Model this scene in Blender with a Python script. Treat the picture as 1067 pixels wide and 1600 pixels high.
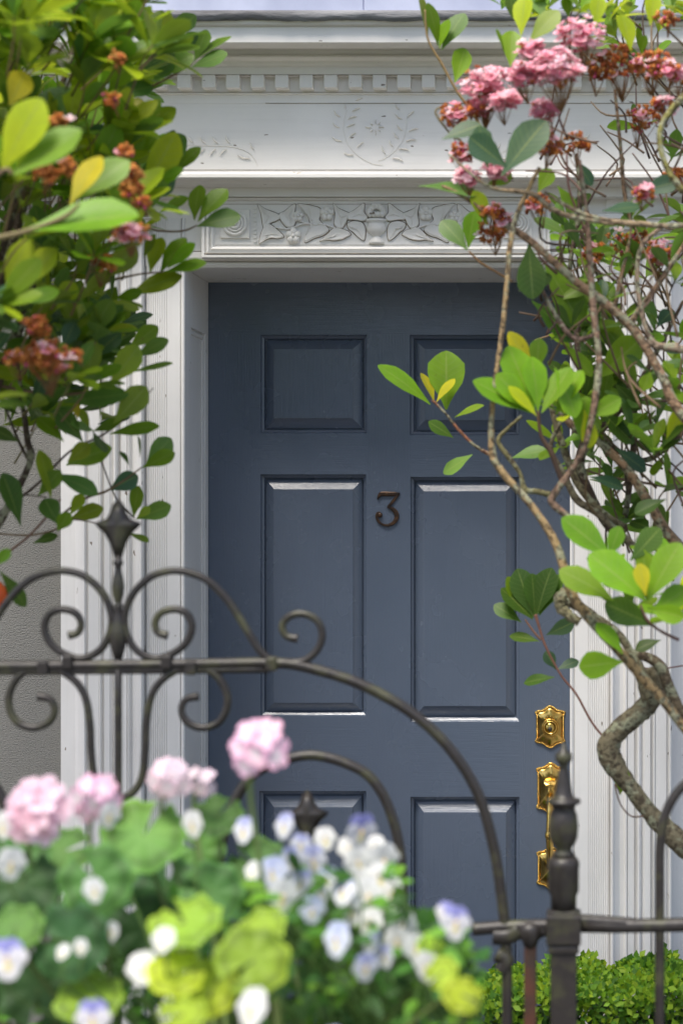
import bpy, math, random
from mathutils import Vector, Matrix
R = math.radians
random.seed(7)
for o in list(bpy.data.objects): bpy.data.objects.remove(o)
scene = bpy.context.scene
COL = scene.collection
# ---------------------------------------------------------------- camera
F, D, CX, CZ, VX, VY = 2790.0, 4.5, 0.463, 1.52, 895.0, 800.0
cam = bpy.data.cameras.new('camera'); camo = bpy.data.objects.new('camera', cam); COL.objects.link(camo)
camo.location = (CX, -D, CZ); camo.rotation_euler = (R(90), 0, 0)
cam.sensor_fit = 'VERTICAL'; cam.sensor_height = 36.0; cam.sensor_width = 24.0
cam.lens = F / 1600 * 36.0
cam.shift_x = -(VX - 533.5) / 1600.0; cam.shift_y = 0.0
cam.clip_start = .05; cam.clip_end = 300
cam.dof.use_dof = True; cam.dof.focus_distance = 4.4; cam.dof.aperture_fstop = 3.7; cam.dof.aperture_blades = 0
scene.camera = camo
# ---------------------------------------------------------------- world, sun, exposure
w = bpy.data.worlds.new('World'); scene.world = w; w.use_nodes = True
nt = w.node_tree; bg = nt.nodes['Background']; sky = nt.nodes.new('ShaderNodeTexSky')
sky.sky_type = 'NISHITA'; sky.sun_disc = False; sky.sun_elevation = R(63); sky.sun_rotation = R(205)
sky.air_density = 1.0; sky.dust_density = 2.5; sky.ozone_density = 1.0
nt.links.new(sky.outputs[0], bg.inputs[0]); bg.inputs[1].default_value = 0.125
sl = bpy.data.lights.new('sun', 'SUN'); sl.energy = 2.7; sl.angle = R(24); sl.color = (1, .94, .85)
so = bpy.data.objects.new('sun', sl); COL.objects.link(so)
az = R(205); el = R(63)
sd = Vector((math.sin(az) * math.cos(el), math.cos(az) * math.cos(el), math.sin(el)))
so.rotation_euler = sd.to_track_quat('Z', 'Y').to_euler(); so.location = (0, -6, 8)
vs = scene.view_settings; vs.view_transform = 'Standard'; vs.look = 'None'; vs.gamma = 1; vs.exposure = 0.74

# ---------------------------------------------------------------- helpers
def W(px, py, Y):
    d = D + Y
    return Vector((CX + (px - VX) * d / F, Y, CZ - (py - VY) * d / F))
def Wd(px, py, d): return W(px, py, d - D)
def xx(px, Y): return CX + (px - VX) * (D + Y) / F
def zz(py, Y): return CZ - (py - VY) * (D + Y) / F

def rootloc(p):
    v = Vector((0, 0, 0))
    while p: v += p.location; p = p.parent
    return v
class MB:
    def __init__(s): s.v = []; s.f = []; s.mi = []; s.c = []; s.uv = []; s.sm = []
    def add(s, vs, fs, mi=0, col=(1, 1, 1), uv=None, smooth=True):
        b = len(s.v); s.v += [tuple(q) for q in vs]
        s.f += [tuple(i + b for i in q) for q in fs]; s.mi += [mi] * len(fs); s.sm += [smooth] * len(fs)
        s.c += (list(col) if isinstance(col, list) else [tuple(col)] * len(vs))
        s.uv += (uv if uv else [(0, 0)] * len(vs))
    def box(s, x0, x1, y0, y1, z0, z1, mi=0, col=(1, 1, 1)):
        v = [(x, y, z) for x in (x0, x1) for y in (y0, y1) for z in (z0, z1)]
        s.add(v, [(0, 1, 3, 2), (4, 6, 7, 5), (0, 4, 5, 1), (2, 3, 7, 6), (0, 2, 6, 4), (1, 5, 7, 3)], mi, col, None, False)
    def build(s, name, mats, parent=None, bevel=0):
        me = bpy.data.meshes.new(name); L = rootloc(parent)
        me.from_pydata([(a - L.x, b - L.y, c - L.z) for a, b, c in s.v], [], s.f)
        if not isinstance(mats, (list, tuple)): mats = [mats]
        for m in mats: me.materials.append(m)
        me.polygons.foreach_set('material_index', s.mi); me.polygons.foreach_set('use_smooth', s.sm)
        ca = me.color_attributes.new('tint', 'FLOAT_COLOR', 'POINT')
        ca.data.foreach_set('color', [x for c in s.c for x in (c[0], c[1], c[2], 1.0)])
        ul = me.uv_layers.new(name='uv')
        li = [0] * len(me.loops); me.loops.foreach_get('vertex_index', li)
        ul.data.foreach_set('uv', [x for i in li for x in s.uv[i]])
        me.update()
        o = bpy.data.objects.new(name, me); COL.objects.link(o)
        if parent: o.parent = parent
        if bevel:
            m = o.modifiers.new('bevel', 'BEVEL'); m.width = bevel; m.segments = 2; m.limit_method = 'ANGLE'; m.angle_limit = R(40)
        return o
def tag(o, label=None, cat=None, group=None, kind=None):
    if label: o['label'] = label
    if cat: o['category'] = cat
    if group: o['group'] = group
    if kind: o['kind'] = kind
    return o
def empty(name, loc, label=None, cat=None, group=None):
    o = bpy.data.objects.new(name, None); COL.objects.link(o); o.location = loc; o.empty_display_size = .1
    return tag(o, label, cat, group)
def smooth_path(P, n=6):
    P = [Vector(p) for p in P]
    if len(P) < 3: return P
    out = []
    for i in range(len(P) - 1):
        p0 = P[max(i - 1, 0)]; p1 = P[i]; p2 = P[i + 1]; p3 = P[min(i + 2, len(P) - 1)]
        for k in range(n):
            t = k / n
            out.append(.5 * ((2 * p1) + (p2 - p0) * t + (2 * p0 - 5 * p1 + 4 * p2 - p3) * t * t + (3 * p1 - p0 - 3 * p2 + p3) * t ** 3))
    out.append(P[-1]); return out
def tube(mb, P, r, segs=10, n=6, mi=0, col=(1, 1, 1), sm=True, jit=0, square=False):
    m0 = len(P)
    Q = smooth_path(P, n) if sm else [Vector(p) for p in P]
    if isinstance(r, (int, float)): r = [r] * m0
    vs, fs, cs = [], [], []
    prev = None; N = len(Q)
    for i, q in enumerate(Q):
        t = (Q[min(i + 1, N - 1)] - Q[max(i - 1, 0)])
        if t.length < 1e-9: t = Vector((0, 0, 1))
        t.normalize()
        if prev is None: a = t.orthogonal().normalized()
        else:
            a = prev - t * prev.dot(t)
            a = a.normalized() if a.length > 1e-6 else t.orthogonal().normalized()
        prev = a; b = t.cross(a)
        u = i / (N - 1) * (m0 - 1); k = min(int(u), m0 - 2); rr = r[k] + (r[k + 1] - r[k]) * (u - k)
        for j in range(segs):
            th = 2 * math.pi * j / segs
            q2 = rr * (1 + (random.uniform(-jit, jit) if jit else 0))
            vs.append(q + a * math.cos(th) * q2 + b * math.sin(th) * q2)
    for i in range(N - 1):
        for j in range(segs):
            k = (j + 1) % segs
            fs.append((i * segs + j, i * segs + k, (i + 1) * segs + k, (i + 1) * segs + j))
    fs.append(tuple(range(segs))[::-1]); fs.append(tuple((N - 1) * segs + j for j in range(segs)))
    mb.add(vs, fs, mi, col)
def lathe(mb, cx, cy, prof, segs=20, mi=0, col=(1, 1, 1), sx=1, sy=1, rot=0):
    vs, fs = [], []
    for r, z in prof:
        for j in range(segs):
            a = 2 * math.pi * j / segs + rot
            vs.append((cx + r * math.cos(a) * sx, cy + r * math.sin(a) * sy, z))
    n = len(prof)
    for i in range(n - 1):
        for j in range(segs):
            k = (j + 1) % segs; fs.append((i * segs + j, i * segs + k, (i + 1) * segs + k, (i + 1) * segs + j))
    fs.append(tuple(range(segs))[::-1]); fs.append(tuple((n - 1) * segs + j for j in range(segs)))
    mb.add(vs, fs, mi, col, None, segs > 6)
def blob(mb, c, r, mi=0, col=(1, 1, 1), seg=8, ring=5, sc=(1, 1, 1), jit=0):
    vs, fs = [], []
    for i in range(ring + 1):
        ph = math.pi * i / ring
        for j in range(seg):
            a = 2 * math.pi * j / seg; q = r * (1 + (random.uniform(-jit, jit) if jit else 0))
            vs.append((c[0] + q * math.sin(ph) * math.cos(a) * sc[0], c[1] + q * math.sin(ph) * math.sin(a) * sc[1], c[2] + q * math.cos(ph) * sc[2]))
    for i in range(ring):
        for j in range(seg):
            k = (j + 1) % seg; fs.append((i * seg + j, (i + 1) * seg + j, (i + 1) * seg + k, i * seg + k))
    mb.add(vs, fs, mi, col)
def extrude_x(mb, prof, x0, x1, mi=0, col=(1, 1, 1)):
    """closed (y,z) outline, front faces flat"""
    n = len(prof); vs = []; fs = []
    for i in range(n):
        a = prof[i]; b = prof[(i + 1) % n]; k = len(vs)
        vs += [(x0, a[0], a[1]), (x1, a[0], a[1]), (x1, b[0], b[1]), (x0, b[0], b[1])]; fs.append((k, k + 1, k + 2, k + 3))
    k = len(vs); vs += [(x0, a[0], a[1]) for a in prof] + [(x1, a[0], a[1]) for a in prof]
    fs += [tuple(range(k, k + n)), tuple(range(k + 2 * n - 1, k + n - 1, -1))]
    mb.add(vs, fs, mi, col, None, False)
def extrude_z(mb, prof, z0, z1, mi=0):
    n = len(prof); vs = []; fs = []
    for i in range(n):
        a = prof[i]; b = prof[(i + 1) % n]; k = len(vs)
        vs += [(a[0], a[1], z0), (a[0], a[1], z1), (b[0], b[1], z1), (b[0], b[1], z0)]; fs.append((k, k + 1, k + 2, k + 3))
    k = len(vs); vs += [(a[0], a[1], z0) for a in prof] + [(a[0], a[1], z1) for a in prof]
    fs += [tuple(range(k, k + n)), tuple(range(k + 2 * n - 1, k + n - 1, -1))]
    mb.add(vs, fs, mi, (1, 1, 1), None, False)
def plate(mb, pts, yb, yf, bev=.002, mi=0, col=(1, 1, 1), dome=0, ctr=None):
    """flat outline (x,z) standing from yb (back) to yf (front, smaller y) with a rounded rim and optional dome"""
    n = len(pts); cx = sum(p[0] for p in pts) / n; cz = sum(p[1] for p in pts) / n
    if ctr: cx, cz = ctr
    def ring(s, y): return [(cx + (p[0] - cx) * s, y, cz + (p[1] - cz) * s) for p in pts]
    rad = sum(math.hypot(p[0] - cx, p[1] - cz) for p in pts) / n
    s1 = max(.2, 1 - bev / rad)
    vs = ring(1, yb) + ring(1, yf + bev) + ring(s1, yf) + ring(s1 * .55, yf - dome * .7) + [(cx, yf - dome, cz)]
    fs = []
    for k in range(3):
        for i in range(n):
            j = (i + 1) % n; fs.append((k * n + i, k * n + j, (k + 1) * n + j, (k + 1) * n + i))
    for i in range(n): fs.append((3 * n + i, 3 * n + (i + 1) % n, 4 * n))
    mb.add(vs, fs, mi, col, None, dome > 0)

# ---------------------------------------------------------------- materials
def newmat(name):
    m = bpy.data.materials.new(name); m.use_nodes = True; t = m.node_tree
    return m, t, t.nodes['Principled BSDF']
def nd(t, typ, **k):
    n = t.nodes.new(typ)
    for a, b in k.items():
        if hasattr(n, a): setattr(n, a, b)
        else: n.inputs[a.replace('_', ' ')].default_value = b
    return n
def noise(t, scale, detail=4, stretch=(1, 1, 1), rough=.55, dist=0):
    c = t.nodes.new('ShaderNodeTexCoord'); mp = t.nodes.new('ShaderNodeMapping'); mp.inputs['Scale'].default_value = stretch
    n = t.nodes.new('ShaderNodeTexNoise'); n.inputs['Scale'].default_value = scale; n.inputs['Detail'].default_value = detail
    n.inputs['Roughness'].default_value = rough; n.inputs['Distortion'].default_value = dist
    t.links.new(c.outputs['Object'], mp.inputs[0]); t.links.new(mp.outputs[0], n.inputs['Vector']); return n.outputs['Fac']
def ramp(t, src, stops, interp='LINEAR'):
    r = t.nodes.new('ShaderNodeValToRGB'); r.color_ramp.interpolation = interp; e = r.color_ramp.elements
    while len(e) < len(stops): e.new(.5)
    for q, (p, c) in zip(e, stops): q.position = p; q.color = (*c, 1) if len(c) == 3 else c
    t.links.new(src, r.inputs[0]); return r.outputs[0]
def mix(t, fac, a, b, mode='MIX'):
    m = t.nodes.new('ShaderNodeMix'); m.data_type = 'RGBA'; m.blend_type = mode
    for k, s in ((0, fac), (6, a), (7, b)):
        if isinstance(s, (int, float)): m.inputs[k].default_value = s
        elif isinstance(s, tuple): m.inputs[k].default_value = (*s, 1)
        else: t.links.new(s, m.inputs[k])
    return m.outputs[2]
def math_(t, op, a, b=0):
    m = t.nodes.new('ShaderNodeMath'); m.operation = op
    for k, s in ((0, a), (1, b)):
        if isinstance(s, (int, float)): m.inputs[k].default_value = s
        else: t.links.new(s, m.inputs[k])
    return m.outputs[0]
def bump(t, p, h, strength, dist=.002, prev=None):
    b = t.nodes.new('ShaderNodeBump'); b.inputs['Strength'].default_value = strength; b.inputs['Distance'].default_value = dist
    t.links.new(h, b.inputs['Height'])
    if prev: t.links.new(prev, b.inputs['Normal'])
    if p: t.links.new(b.outputs[0], p.inputs['Normal'])
    return b.outputs[0]
g3 = lambda x: (x, x, x)

def mat_white(name, stretch, base=(.80, .785, .765)):
    m, t, p = newmat(name)
    big = noise(t, 5, 5); fine = noise(t, 60, 5, stretch)
    c = mix(t, ramp(t, big, [(.3, g3(0)), (.7, g3(1))]), base, tuple(x * .9 for x in base))
    c = mix(t, math_(t, 'MULTIPLY', ramp(t, fine, [(.35, g3(1)), (.5, g3(0))]), .06), c, (.45, .42, .38))
    ch = noise(t, 55, 2, tuple((s * .5 + .5) for s in stretch)); chm = ramp(t, ch, [(.735, g3(0)), (.75, g3(1))])
    c = mix(t, chm, c, (.24, .2, .16))
    t.links.new(c, p.inputs['Base Color']); p.inputs['Roughness'].default_value = .42
    h = math_(t, 'SUBTRACT', fine, math_(t, 'MULTIPLY', chm, .9))
    bump(t, p, h, .38, .0013); return m
M = {}
M['white_v'] = mat_white('white_paint_vertical_grain', (1.6, 1.6, .07))
M['white_h'] = mat_white('white_paint_horizontal_grain', (.07, 1.6, 1.6), (.85, .825, .78))  # warmer base stands in for warm light bounced up under the cornice
M['white_relief'] = mat_white('white_paint_thick', (.6, .6, .6), (.84, .81, .75))

def mat_door():
    m, t, p = newmat('blue_grey_gloss_paint')
    at = nd(t, 'ShaderNodeAttribute', attribute_name='tint'); sep = t.nodes.new('ShaderNodeSeparateColor'); t.links.new(at.outputs['Color'], sep.inputs[0])
    gv = noise(t, 150, 6, (1.5, 1, .07), .7); gh = noise(t, 150, 6, (.07, 1, 1.5), .7)
    g = mix(t, sep.outputs[0], gv, gh)
    big = noise(t, 3.5, 4)
    c = mix(t, big, (.084, .110, .160), (.104, .134, .19))
    dust = ramp(t, noise(t, 90, 3, (1, 1, .4)), [(.7, g3(0)), (.78, g3(1))])
    c = mix(t, math_(t, 'MULTIPLY', dust, .25), c, (.25, .27, .3))
    t.links.new(c, p.inputs['Base Color'])
    t.links.new(ramp(t, noise(t, 9, 3), [(.3, g3(.2)), (.7, g3(.3))]), p.inputs['Roughness'])
    p.inputs['Specular IOR Level'].default_value = .8
    p.inputs['Coat Weight'].default_value = .25; p.inputs['Coat Roughness'].default_value = .2
    b1 = bump(t, None, g, .55, .0014)
    nb = bump(t, p, noise(t, 25, 3), .12, .003, b1); t.links.new(nb, p.inputs['Coat Normal']); return m
M['door'] = mat_door()
def mat_brass():
    m, t, p = newmat('aged_polished_brass'); p.inputs['Metallic'].default_value = 1
    at = nd(t, 'ShaderNodeAttribute', attribute_name='tint')
    n = noise(t, 70, 4); c = mix(t, ramp(t, n, [(.35, g3(0)), (.7, g3(1))]), (.92, .64, .2), (.62, .38, .09))
    c = mix(t, 1.0, c, at.outputs['Color'], 'MULTIPLY')
    t.links.new(c, p.inputs['Base Color']); p.inputs['Roughness'].default_value = .2
    bump(t, p, noise(t, 160, 2), .25, .001); return m
M['brass'] = mat_brass()
def mat_simple(name, c1, c2, rough, scale=20, bs=.3, bd=.002, metal=0, stretch=(1, 1, 1), spec=.5):
    m, t, p = newmat(name); n = noise(t, scale, 5, stretch)
    t.links.new(mix(t, ramp(t, n, [(.35, g3(0)), (.65, g3(1))]), c1, c2), p.inputs['Base Color'])
    p.inputs['Roughness'].default_value = rough; p.inputs['Metallic'].default_value = metal; p.inputs['Specular IOR Level'].default_value = spec
    if bs: bump(t, p, noise(t, scale * 3, 4, stretch), bs, bd)
    return m
M['dark'] = mat_simple('keyhole_dark', (.01, .009, .008), (.02, .018, .015), .5)
M['bronze'] = mat_simple('worn_bronze', (.018, .014, .012), (.10, .05, .025), .38, 90, .4, .001, .4)
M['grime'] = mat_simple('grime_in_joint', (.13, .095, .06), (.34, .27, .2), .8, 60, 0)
M['lead'] = mat_simple('lead_flashing', (.12, .12, .125), (.26, .26, .27), .8, 14, 1.0, .008, .0, (.3, 1, 1))
M['lavender'] = mat_simple('pale_lavender_gutter_paint', (.42, .45, .6), (.55, .58, .74), .4, 6, .3, .002)
def mat_stucco():
    m, t, p = newmat('grey_roughcast_stucco')
    n = noise(t, 300, 2, (1, 1, 1), .5); n2 = noise(t, 3, 4)
    c = mix(t, n2, (.21, .205, .185), (.265, .26, .24)); c = mix(t, ramp(t, n, [(.3, g3(.55)), (.5, g3(0))]), c, (.13, .125, .11))
    t.links.new(c, p.inputs['Base Color']); p.inputs['Roughness'].default_value = .85
    bump(t, p, n, 1.0, .0045); return m
M['stucco'] = mat_stucco()
def mat_iron():
    m, t, p = newmat('weathered_black_iron')
    n = noise(t, 22, 5); n2 = noise(t, 60, 4)
    c = mix(t, n2, (.016, .014, .013), (.045, .038, .034))
    c = mix(t, ramp(t, n, [(.5, g3(0)), (.66, g3(1))]), c, (.07, .07, .035))
    t.links.new(c, p.inputs['Base Color']); p.inputs['Roughness'].default_value = .42
    bump(t, p, n2, .5, .002); return m
M['iron'] = mat_iron()
M['rust'] = mat_simple('rusty_iron', (.10, .035, .018), (.045, .028, .02), .6, 25, .5)
def mat_leaf(name, trans=.26, rough=.44, veins=True):
    m, t, p = newmat(name)
    at = nd(t, 'ShaderNodeAttribute', attribute_name='tint'); uv = nd(t, 'ShaderNodeUVMap', uv_map='uv')
    sp = t.nodes.new('ShaderNodeSeparateXYZ'); t.links.new(uv.outputs[0], sp.inputs[0])
    n = noise(t, 30, 3); c = mix(t, math_(t, 'MULTIPLY', n, .4), at.outputs['Color'], (.03, .07, .015))
    ax = math_(t, 'ABSOLUTE', sp.outputs[0])
    if veins:
        rib = ramp(t, ax, [(.02, g3(1)), (.07, g3(0))]); c = mix(t, math_(t, 'MULTIPLY', rib, .45), c, (.26, .33, .1))
        v = math_(t, 'SINE', math_(t, 'MULTIPLY', math_(t, 'SUBTRACT', sp.outputs[1], math_(t, 'MULTIPLY', ax, .18)), 62))
        vm = ramp(t, v, [(.8, g3(0)), (1.0, g3(1))]); c = mix(t, math_(t, 'MULTIPLY', vm, .18), c, (.2, .28, .1))
        bump(t, p, math_(t, 'ADD', vm, rib), -.25, .0008)
    n5 = noise(t, 9, 3); c = mix(t, ramp(t, n5, [(.4, g3(0)), (.62, g3(.4))]), c, mix(t, 1.0, c, (1.5, 1.25, .8), 'MULTIPLY'))
    c = mix(t, ramp(t, noise(t, 130, 2), [(.72, g3(0)), (.76, g3(.6))]), c, (.13, .07, .025))
    ge = t.nodes.new('ShaderNodeNewGeometry')
    c2 = mix(t, math_(t, 'MULTIPLY', ge.outputs['Backfacing'], .35), c, (.14, .22, .09))
    t.links.new(c2, p.inputs['Base Color']); p.inputs['Roughness'].default_value = rough; p.inputs['Specular IOR Level'].default_value = .32
    tr = t.nodes.new('ShaderNodeBsdfTranslucent'); t.links.new(mix(t, 1.0, c2, (1.5, 1.6, .6), 'MULTIPLY'), tr.inputs[0])
    ms = t.nodes.new('ShaderNodeMixShader'); ms.inputs[0].default_value = trans
    t.links.new(p.outputs[0], ms.inputs[1]); t.links.new(tr.outputs[0], ms.inputs[2])
    t.links.new(ms.outputs[0], t.nodes['Material Output'].inputs[0]); return m
M['leaf'] = mat_leaf('leathery_shrub_leaf'); M['gleaf'] = mat_leaf('soft_garden_leaf', .3, .6, False)
M['petal'] = mat_leaf('petal', .3, .7, False)
def mat_petal():
    m, t, p = newmat('soft_petal')
    at = nd(t, 'ShaderNodeAttribute', attribute_name='tint'); t.links.new(at.outputs['Color'], p.inputs['Base Color'])
    p.inputs['Roughness'].default_value = .6
    tr = t.nodes.new('ShaderNodeBsdfTranslucent'); t.links.new(at.outputs['Color'], tr.inputs[0])
    ms = t.nodes.new('ShaderNodeMixShader'); ms.inputs[0].default_value = .3
    t.links.new(p.outputs[0], ms.inputs[1]); t.links.new(tr.outputs[0], ms.inputs[2])
    t.links.new(ms.outputs[0], t.nodes['Material Output'].inputs[0]); return m
M['petal'] = mat_petal()
def mat_bark():
    m, t, p = newmat('lichened_bark')
    at = nd(t, 'ShaderNodeAttribute', attribute_name='tint')
    n = noise(t, 38, 5); n2 = noise(t, 110, 4)
    c = mix(t, ramp(t, n, [(.52, g3(0)), (.57, g3(.85))]), at.outputs['Color'], (.33, .34, .22))
    c = mix(t, ramp(t, n2, [(.38, g3(.85)), (.52, g3(0))]), c, (.05, .032, .018))
    t.links.new(c, p.inputs['Base Color']); p.inputs['Roughness'].default_value = .8
    bump(t, p, n2, 1.0, .006); return m
M['bark'] = mat_bark()
def mat_tint(name, rough=.6):
    m, t, p = newmat(name)
    at = nd(t, 'ShaderNodeAttribute', attribute_name='tint'); n = noise(t, 60, 3)
    t.links.new(mix(t, math_(t, 'MULTIPLY', n, .5), at.outputs['Color'], (.05, .03, .015)), p.inputs['Base Color'])
    p.inputs['Roughness'].default_value = rough; return m
M['stem'] = mat_tint('twig_and_stem')
M['soil'] = mat_simple('dark_soil', (.035, .025, .018), (.07, .05, .035), .95, 30, 1, .02)
M['paving'] = mat_simple('bluestone_paving', (.2, .2, .2), (.28, .275, .26), .8, 5, .4)
M['grass'] = mat_simple('asphalt', (.045, .045, .048), (.06, .06, .06), .9, 40, .5)
M['stone'] = mat_simple('cast_stone', (.3, .28, .25), (.4, .38, .34), .85, 12, .5)
M['orange'] = mat_simple('orange_peel', (.85, .13, .015), (.75, .1, .01), .4, 120, .4, .001)
M['slate'] = mat_simple('slate_step', (.1, .1, .105), (.16, .16, .165), .6, 8, .4)
def mat_brick():
    m, t, p = newmat('brown_brick')
    c = t.nodes.new('ShaderNodeTexCoord'); mp = t.nodes.new('ShaderNodeMapping'); mp.inputs['Rotation'].default_value = (R(90), 0, 0)
    b = t.nodes.new('ShaderNodeTexBrick'); b.inputs['Scale'].default_value = 4.5
    b.inputs['Color1'].default_value = (.2, .09, .055, 1); b.inputs['Color2'].default_value = (.14, .065, .045, 1); b.inputs['Mortar'].default_value = (.3, .27, .23, 1)
    b.inputs['Mortar Size'].default_value = .015
    t.links.new(c.outputs['Object'], mp.inputs[0]); t.links.new(mp.outputs[0], b.inputs['Vector'])
    t.links.new(b.outputs['Color'], p.inputs['Base Color']); p.inputs['Roughness'].default_value = .85
    bump(t, p, b.outputs['Fac'], -.4, .01); return m
M['brick'] = mat_brick()
M['glass'] = mat_simple('window_glass', (.02, .025, .03), (.03, .035, .04), .05, 3, 0)

# ================================================================ SETTING
GZ = -.16
g = MB(); g.box(-90, 90, -90, 90, GZ - .3, GZ); tag(g.build('ground', M['soil']), kind='structure')
g = MB(); g.box(-60, 60, -7.5, -2.2, GZ - .1, GZ + .012)
tag(g.build('pavement', M['paving']), kind='structure')
g = MB(); g.box(-60, 60, -16, -7.62, GZ - .1, GZ + .004); tag(g.build('road', M['grass']), kind='structure')
g = MB(); g.box(-60, 60, -7.62, -7.5, GZ - .1, GZ + .016); tag(g.build('kerb', M['stone']), kind='structure')

# ================================================================ HOUSE
YC = -.268                      # face of the door casing
ZT = zz(441, 0)                 # soffit height
OX = .4548                      # half width of the opening
house = empty('house', (0, .3, GZ), 'grey stucco house front with a white carved door surround and a blue grey panelled door', 'house')
# stucco wall with an opening, a good way either side and above
YW = -.20
g = MB()
XE = .77; ZH = zz(18, -.45) + .02
g.box(-7, -XE + .05, YW, .6, GZ - .1, 6.5); g.box(XE - .05, 7, YW, .6, GZ - .1, 6.5)
g.box(-XE + .05, XE - .05, YW + .004, .6, ZH, 6.5); g.box(-XE + .05, XE - .05, .08, .6, GZ - .1, ZH)
g.build('wall', M['stucco'], house)
# pilasters + reeded casing, drawn as a plan outline from the opening edge outwards
def casing_profile(sgn):
    P = [(0, YC + .0)]; P = []
    def reed(u0, u1, n, h, base):
        w_ = (u1 - u0) / n
        for i in range(n):
            for k in range(5):
                a = math.pi * k / 4
                P.append((u0 + w_ * (i + .5 - .46 * math.cos(a)), base - h * math.sin(a)))
    P.append((0, YC + .02)); reed(.000, .009, 1, .005, YC)
    P += [(.0100, YC), (.0105, YC + .003), (.012, YC + .003), (.0125, YC - .001), (.043, YC - .001)]
    reed(.0435, .0905, 9, .0022, YC + .001)
    P += [(.092, YC + .001), (.0925, YC + .008), (.0965, YC + .008), (.097, YC - .012)]
    reed(.0975, .104, 1, .005, YC - .013)
    P += [(.106, YC - .008), (.118, YC + .002), (.128, YC + .004)]
    reed(.130, .137, 1, .006, YC)
    P += [(.138, YC - .004), (.152, YC - .002), (.153, YC + .006), (.158, YC + .007)]
    reed(.159, .169, 1, .008, YC - .002)
    P += [(.171, YC + .002), (.178, YC - .006), (.190, YC - .007), (.191, YC + .003), (.196, YC + .003)]
    reed(.197, .203, 1, .005, YC - .002)
    P += [(.204, YC - .004), (.228, YC - .004), (.229, YC + .003), (.233, YC + .003)]
    reed(.234, .242, 1, .006, YC)
    P += [(.243, YC + .004), (.258, YC + .022), (.270, YC + .034), (.305, YC + .036), (.306, YW + .03), (.306, .02), (.012, .02), (.012, YC + .021)]
    return [(sgn * (OX + u), y) for u, y in P]
ZP = zz(341, YC)
for s in (-1, 1):
    g = MB(); extrude_z(g, casing_profile(s), GZ - .05, ZP); g.build('pilaster', M['white_v'], house)
# pilaster capitals: stepped mouldings with a small carved rosette
for s in (-1, 1):
    g = MB(); x0, x1 = sorted((s * (OX + .085), s * (XE + .0)))
    for (pa, pb, pr) in ((366, 361, .012), (361, 353, .024), (353, 346, .036), (346, 339, .042)):
        g.box(x0 - (pr - .01) * .6, x1 + (pr - .01) * .6, YC - pr, YC + .05, zz(pa, YC), zz(pb, YC))
    g.box(x0, x1, YC - .006, YC + .05, zz(339, YC), zz(276, YC))
    g.build('capital', M['white_h'], house, .0015)
    c = W(240, 350, YC)
    for px in (268,):
        cx = s * abs(xx(px, YC)); cz = zz(295, YC); r_ = MB()
        for k in range(7):
            a = 2 * math.pi * k / 7; blob(r_, (cx + .012 * math.cos(a), YC - .01, cz + .009 * math.sin(a)), .006)
        blob(r_, (cx, YC - .014, cz), .006); r_.build('carved_rosette', M['white_relief'], house)
# head board above opening
g = MB()
g.box(-OX - .094, OX + .094, YC + .0, .02, ZT + .004, zz(272, YC) + .03)
extrude_x(g, [(YC + .002, ZT - .001), (YC - .004, ZT), (YC - .008, ZT + .006), (YC - .008, ZT + .010), (YC - .003, ZT + .012), (YC - .003, ZT + .0145), (YC - .011, ZT + .0165), (YC - .013, ZT + .022), (YC - .013, ZT + .036), (YC + .002, ZT + .038)], -OX - .012, OX + .012)
g.build('door_head', M['white_h'], house)
# carved frieze panel
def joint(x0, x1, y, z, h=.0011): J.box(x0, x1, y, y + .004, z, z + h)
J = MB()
YF = YC - .034
def pz(py): return zz(py, YF)
fx0 = xx(315, YF); fx1 = -fx0
def loopframe(mb, rect, prof):
    x0, x1, z0, z1 = rect
    L = [[(x0 + i, y, z0 + i), (x1 - i, y, z0 + i), (x1 - i, y, z1 - i), (x0 + i, y, z1 - i)] for i, y in prof]
    for a, b in zip(L, L[1:]):
        for k in range(4):
            j = (k + 1) % 4; mb.add([a[k], a[j], b[j], b[k]], [(0, 1, 2, 3)], 0, (1, 1, 1), None, False)
    mb.add(L[-1], [(0, 1, 2, 3)], 0, (1, 1, 1), None, False)
g = MB()
loopframe(g, (fx0, fx1, pz(403), pz(294)), [(0, YC), (0, YF + .002), (.002, YF), (.007, YF), (.008, YF + .005), (.010, YF + .005), (.011, YF + .001), (.017, YF - .001), (.018, YF + .006), (.021, YF + .006), (.022, YF + .002), (.026, YF + .004), (.029, YF + .012), (.030, YF + .012)])
frz = g.build('frieze_panel', M['white_h'], house)
YR = YF + .012
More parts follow.
